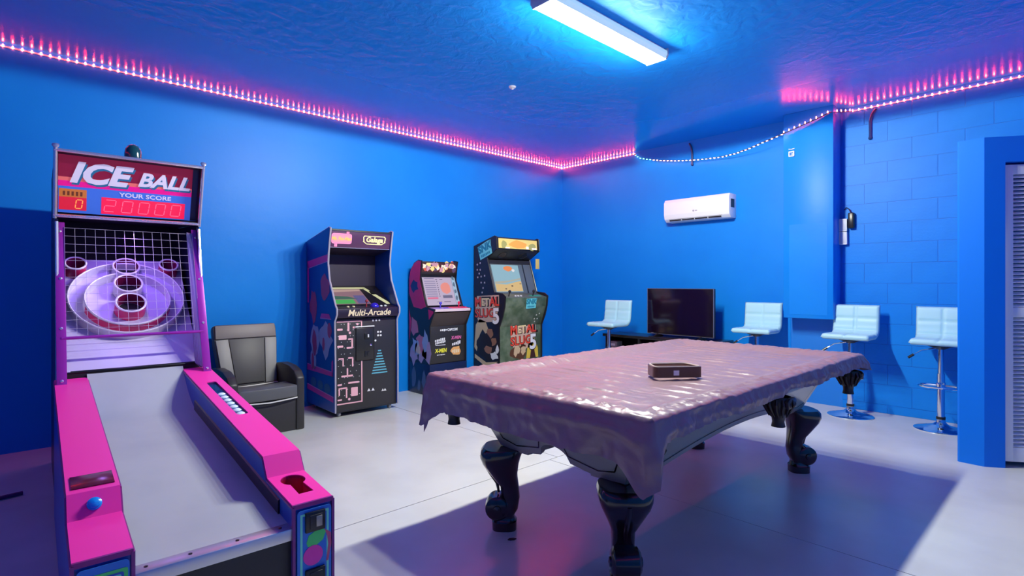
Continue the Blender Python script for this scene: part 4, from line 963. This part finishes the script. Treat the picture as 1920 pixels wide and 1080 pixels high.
# tapered apron: bottom rectangle smaller than top
bt = (.395, 1.045); tp = (.54, 1.16); ZB, ZT = .430, .725
def apron(axis, sgn):
    half_b, half_t = (bt[0], tp[0]) if axis == 'y' else (bt[1], tp[1])
    d_b, d_t = (bt[1], tp[1]) if axis == 'y' else (bt[0], tp[0])
    X = (1, 0, 0) if axis == 'y' else (0, 1, 0)
    if axis == 'y':
        o = Vector((0, sgn*d_b, ZB)); up = Vector((0, sgn*(d_t-d_b), ZT-ZB)); X = Vector((-sgn, 0, 0))
    else:
        o = Vector((sgn*d_b, 0, ZB)); up = Vector((sgn*(d_t-d_b), 0, ZT-ZB)); X = Vector((0, sgn, 0))
    M_ = frame(o, X, up); Lh = up.length
    hb, ht = half_b, half_t; bw = .30 if axis == 'y' else .34      # block width
    n = 14; arch = []
    ax = hb - bw
    for i in range(n+1):
        t = -1 + 2*i/n; arch.append((ax*t, .03 + .075*math.sqrt(max(0, 1-t*t))**.9 if axis == 'y' else .04 + .075*(1-t*t)))
    out = [(-ht, Lh), (-hb-.0, .012), (-hb+bw*.45, 0), ] + arch + [(hb-bw*.45, 0), (hb, .012), (ht, Lh)]
    o_ = MB().prism(out[::-1], 'z', -.03, 0, 0).obj('apron', WOODD, pool, M=M_)
    g = .04; gw = .007; mb = MB()
    gl = [(-ht+g*1.2, Lh), (-hb+g, .03+g*.8), (-hb+bw*.45, g)] + [(p_[0], p_[1]+g) for p_ in arch] + [(hb-bw*.45, g), (hb-g, .03+g*.8), (ht-g*1.2, Lh)]
    for a, b in zip(gl, gl[1:]):
        a = Vector((*a, 0)); b = Vector((*b, 0)); d = (b-a).normalized(); nn = Vector((-d.y, d.x, 0))*gw/2
        mb.add([a-nn+Vector((0, 0, .0015)), b-nn+Vector((0, 0, .0015)), b+nn+Vector((0, 0, .0015)), a+nn+Vector((0, 0, .0015))], [(0, 1, 2, 3)])
    mb.obj('groove', WOODB, o_)
for a_, s_ in (('y', -1), ('y', 1), ('x', -1), ('x', 1)): apron(a_, s_)
for sx in (-1, 1):
    for sy in (-1, 1):
        box('corner_block', (min(sx*.20, sx*.39), min(sy*.84, sy*1.04), .425), (max(sx*.20, sx*.39), max(sy*.84, sy*1.04), .70), WOODD, pool, .004)
        og = Vector((sx*.37, sy*1.025, 0)); ang = math.atan2(sy, sx)
        mb = MB(); b = bmesh.new(); rings = []; N = 26
        keys = [(.0, .015, .068, .062), (.045, .015, .070, .064), (.055, .012, .058, .055), (.075, .012, .052, .052), (.11, -.005, .056, .056), (.17, -.018, .052, .052), (.23, -.012, .052, .054), (.30, .016, .074, .080), (.37, .034, .102, .110), (.41, .036, .114, .122), (.445, .028, .118, .126), (.466, .018, .110, .118)]
        for z, off_, ra, rb in keys:
            z = z if z < .2 else .2 + (z-.2)*.885
            rings.append([b.verts.new((off_ + ra*cos(2*pi*i/N)*(1 + .06*cos(4*2*pi*i/N+pi)), rb*sin(2*pi*i/N)*(1 + .06*cos(4*2*pi*i/N+pi)), z)) for i in range(N)])
        for A, B in zip(rings, rings[1:]):
            for i in range(N): b.faces.new((A[i], A[(i+1) % N], B[(i+1) % N], B[i]))
        b.faces.new(rings[0][::-1]); b.faces.new(rings[-1]); bmesh.ops.recalc_face_normals(b, faces=b.faces[:])
        Ml = Matrix.Translation(og) @ Matrix.Rotation(ang, 4, 'Z')
        mb.merge(b); leg = mb.obj('leg', WOODB, pool, True, Ml)
        mb = MB(); R90 = Matrix.Rotation(rad(90), 4, 'X')
        mb.lathe([(0, -.062), (.045, -.062), (.062, -.050), (.066, 0), (.062, .050), (.045, .062), (0, .062)], 24, Matrix.Translation((.052, 0, .118)) @ R90, False)
        for s_ in (-1, 1): mb.lathe([(0, 0), (.022, 0), (.020, .008), (0, .012)], 16, Matrix.Translation((.052, s_*.062, .118)) @ Matrix.Rotation(rad(-90*s_), 4, 'X'), False)
        mb.obj('leg_scroll', WOODB, leg, True)
        mb = MB(); mb.tube([(.136, 0, .385), (.120, 0, .345), (.088, 0, .29), (.055, 0, .24), (.045, 0, .19)], [.012, .014, .012, .010, .006], 8); mb.obj('leg_ridge', WOODB, leg, True)
def pocket(x, y, ang):
    M_ = Matrix.Translation((x, y, -.03)) @ Matrix.Rotation(ang, 4, 'Z')
    p_ = MB().lathe([(.062, .735), (.068, .72), (.066, .69), (.05, .655), (.035, .635), (.03, .60), (.035, .575), (0, .575)], 18, M_, False).obj('pocket', LEATH, pool, True)
    mb = MB()
    for i in range(14):
        a = 2*pi*i/14; mb.tube([(.068*cos(a), .068*sin(a), .725), (.078*cos(a), .078*sin(a), .70), (.06*cos(a), .06*sin(a), .665), (.045*cos(a+.2), .045*sin(a+.2), .63)], [.006, .009, .007, .003], 6)
    mb.obj('pocket_fringe', LEATH, p_, True, M_)
    MB().prism([(-.05, .68), (.05, .68), (.06, .72), (.03, .735), (-.03, .735), (-.06, .72)], 'x', .055, .072, .004).obj('pocket_shield', mat('dark_bronze', (.06, .05, .05), .3, .6), p_, True, M_)
for sx in (-1, 1):
    pocket(sx*(hx-.045), 0, 0 if sx > 0 else pi)
    for sy in (-1, 1):
        q_ = .05 if sy > 0 else .085
        pocket(sx*(hx-q_), sy*(hy-q_), math.atan2(sy, sx))

# vinyl cover: top draped over rails, skirts of uneven length, corner folds
def fbm(x, y, z=0): return noise.fractal(Vector((x, y, z)), 1.0, 2.0, 4)
bm = bmesh.new(); NX, NY = 96, 440
def topz(x, y):
    ex = min(x-TX0, TX1-x); ey = min(y-TY0, TY1-y); e_ = min(ex, ey)
    t = min(max((e_-.075)/.11, 0), 1); t = t*t*(3-2*t)
    z = .822 - .030*t
    cr = 0
    ph = (y + .006*fbm(x*3, y*2) )/.118; fr = abs(ph - round(ph))*.118
    cr += .0075*math.exp(-(fr/.009)**2)*min(1.2, max(0, .45+1.1*fbm(x*4, y*2.2, 3)))*(.25 + .75*t)
    ph = (x-.03)/.46; fr = abs(ph - round(ph))*.46
    cr += .0022*math.exp(-(fr/.006)**2)*t
    z += cr + .005*fbm(x*5, y*5, 1)*(.4+t*.6) + .0022*fbm(x*15, y*15, 2)
    # gathered ripples along the rims
    rim = math.exp(-((e_-.05)/.05)**2)
    z += .011*rim*fbm(x*34, y*20, 5)
    if e_ < .03: z -= (.03-e_)**2*6
    return z
cols_ = []
for i in range(NX+1):
    x = TX0 + (TX1-TX0)*i/NX; row = []
    for j in range(NY+1):
        y = TY0 + (TY1-TY0)*j/NY; row.append(bm.verts.new((x, y, topz(x, y))))
    cols_.append(row)
for i in range(NX):
    for j in range(NY): bm.faces.new((cols_[i][j], cols_[i+1][j], cols_[i+1][j+1], cols_[i][j+1]))
# perimeter loop: near end (y0) left->right, right side, far end, left side
per = [(cols_[i][0], Vector((0, -1, 0)), 'n', i/NX) for i in range(NX)] + [(cols_[NX][j], Vector((1, 0, 0)), 'r', j/NY) for j in range(NY)] + \
      [(cols_[i][NY], Vector((0, 1, 0)), 'f', 1-i/NX) for i in range(NX, 0, -1)] + [(cols_[0][j], Vector((-1, 0, 0)), 'l', 1-j/NY) for j in range(NY, 0, -1)]
corners = {(TX0, TY0): .115, (TX1, TY0): .135, (TX1, TY1): .02, (TX0, TY1): .05}
LEN = {'n': TX1-TX0, 'f': TX1-TX0, 'r': TY1-TY0, 'l': TY1-TY0}
DROP = {'n': .180, 'r': .082, 'f': .10, 'l': .15}
R_ = 16; prev = None; first = None; K = len(per)
drops, outs = [], []
for v, nrm_, sd, s_ in per:
    d = DROP[sd] + .006*fbm(v.co.x*3, v.co.y*3, 9)
    if sd == 'r': d += .018*math.exp(-((s_*LEN['r']-1.30)/.12)**2)*-1
    if sd == 'n': d += .015*math.exp(-(((s_-.5)/.3)**2))
    best = 9; cv = None
    for (cx, cy), ex in corners.items():
        dist = math.hypot(v.co.x-cx, v.co.y-cy)
        if dist < best: best = dist; cv = (cx, cy, ex)
    wgt = max(0, 1-best/.15)
    if sd == 'r' and cv[2] == .135: wgt *= max(0, 1-best/.06)*1.0; d = d*1.0 + (.02 if best > .06 else 0)*max(0, 1-best/.2)
    d += cv[2]*wgt
    dg = Vector((cv[0]-CX, cv[1]-CY, 0)); dg = Vector((math.copysign(1, dg.x), math.copysign(1, dg.y), 0)).normalized()
    drops.append(d); outs.append((nrm_, dg, wgt))
for k in range(3):
    drops = [(drops[i-1] + drops[i]*2 + drops[(i+1) % K])/4 for i in range(K)]
allrows = []
for (v, nrm_, sd, s_), d, (n_, dg, wgt) in zip(per, drops, outs):
    row = [v]
    for r in range(1, R_+1):
        t = r/R_; p_ = v.co.copy(); p_.z -= d*t
        wob = .018*fbm(v.co.x*6, v.co.y*6, p_.z*5) + .008*fbm(v.co.x*18, v.co.y*18, p_.z*12)
        fold = .012*math.exp(-((t-.33)/.10)**2) if sd == 'n' else .006*math.exp(-((t-.6)/.2)**2)
        p_ += n_*(.010 + .012*t + wob*min(1, t*2) + fold) + dg*(.040*wgt*t)
        row.append(bm.verts.new(p_))
    allrows.append(row)
for a in range(K):
    A, B = allrows[a], allrows[(a+1) % K]
    for r in range(R_): bm.faces.new((A[r], A[r+1], B[r+1], B[r]))
bmesh.ops.recalc_face_normals(bm, faces=bm.faces[:])
mb = MB(); mb.merge(bm); cov = mb.obj('table_cover', VINYL)
for p_ in cov.data.polygons: p_.use_smooth = True
tag(cov, 'shiny plum vinyl dust cover draped over the pool table', 'table cover')
# the pointed flap hanging from the near left corner, part of the cover
mb = MB()
mb.add([(TX0-.01, TY0-.01, .66), (TX0+.075, TY0-.03, .64), (TX0+.05, TY0-.045, .55), (TX0+.03, TY0-.05, .515), (TX0-.012, TY0-.02, .60)], [(0, 1, 2, 4), (2, 3, 4)])
o = mb.obj('corner_flap', VINYL, cov); md = o.modifiers.new('t', 'SOLIDIFY'); md.thickness = .002
# rack lying on the cover
ra = thing('ball_rack', 'dark wooden ball rack with a white sticker lying on the plum cover', 'rack', (4.13, -3.80, .803), rad(52))
def rack_loop(d, rc):
    """blunt four-sided rack outline, long side towards -y"""
    P = [Vector(p) for p in ((-.135-d, -.075-d), (.135+d, -.075-d), (.105+d, .075+d), (-.125-d, .075+d))]; out = []
    for k in range(4):
        p = P[k]; a = (P[k-1]-p).normalized(); b_ = (P[(k+1) % 4]-p).normalized()
        for i in range(6):
            t = i/5; out.append(tuple(p + a*rc*(1-t)**2 + b_*rc*t**2))
    return out
o_l, i_l = rack_loop(0, .035), rack_loop(-.02, .025)
mb = MB(); n = len(o_l)
for z0, z1, L0, L1 in ((0, .055, o_l, i_l),):
    vs = [(x, y, z0) for x, y in o_l] + [(x, y, z1) for x, y in o_l] + [(x, y, z0) for x, y in i_l] + [(x, y, z1) for x, y in i_l]
    fs = []
    for i in range(n):
        j = (i+1) % n; fs += [(i, j, n+j, n+i), (2*n+j, 2*n+i, 3*n+i, 3*n+j), (n+i, n+j, 3*n+j, 3*n+i), (j, i, 2*n+i, 2*n+j)]
    mb.add(vs, fs)
mb.obj('frame', mat('rack_brown', (.06, .022, .018), .3, coat=.4), ra)
box('sticker', (-.03, -.0765, .012), (.0, -.0750, .038), WHITE, ra)
mb = MB(); mb.tube([(x, y, .0555) for x, y in rack_loop(-.01, .03)], .005, 6, True); mb.obj('top_edge', mat('rack_lit_edge', (.55, .45, .36), .4), ra, True)  # paler colour paints the light on the rack's top edge
mb = MB(); vs = [(x*.995, y*.995, .004) for x, y in i_l] + [(x*.995, y*.995, .05) for x, y in i_l]; mb.add(vs, [((i+1) % n, i, n+i, n+(i+1) % n) for i in range(n)]); mb.obj('inner_face', mat('rack_lit_inside', (.42, .30, .20), .4), ra)  # tan colour paints the lit wood inside the rack

o = MB().prism([(-.022, -.006), (-.008, -.012), (.014, -.009), (.024, .002), (.010, .010), (-.012, .008)], 'z', 0, .005, .001).obj('debris', mat('debris_dark', (.03, .006, .012), .6))
o.location = (3.66, -4.56, .0005); o.rotation_euler = (0, 0, .9); tag(o, 'tiny dark scrap on the floor beside the near left table leg', 'debris')

# lettering curves become plain meshes
bpy.context.view_layer.update(); dg = bpy.context.evaluated_depsgraph_get()
for o in TEXTS:
    me = bpy.data.meshes.new_from_object(o.evaluated_get(dg)); me.name = 'lettering'
    n_ = bpy.data.objects.new('lettering', me); C.objects.link(n_); n_.parent = o.parent; n_.matrix_basis = o.matrix_basis.copy()
for o in TEXTS: bpy.data.objects.remove(o)
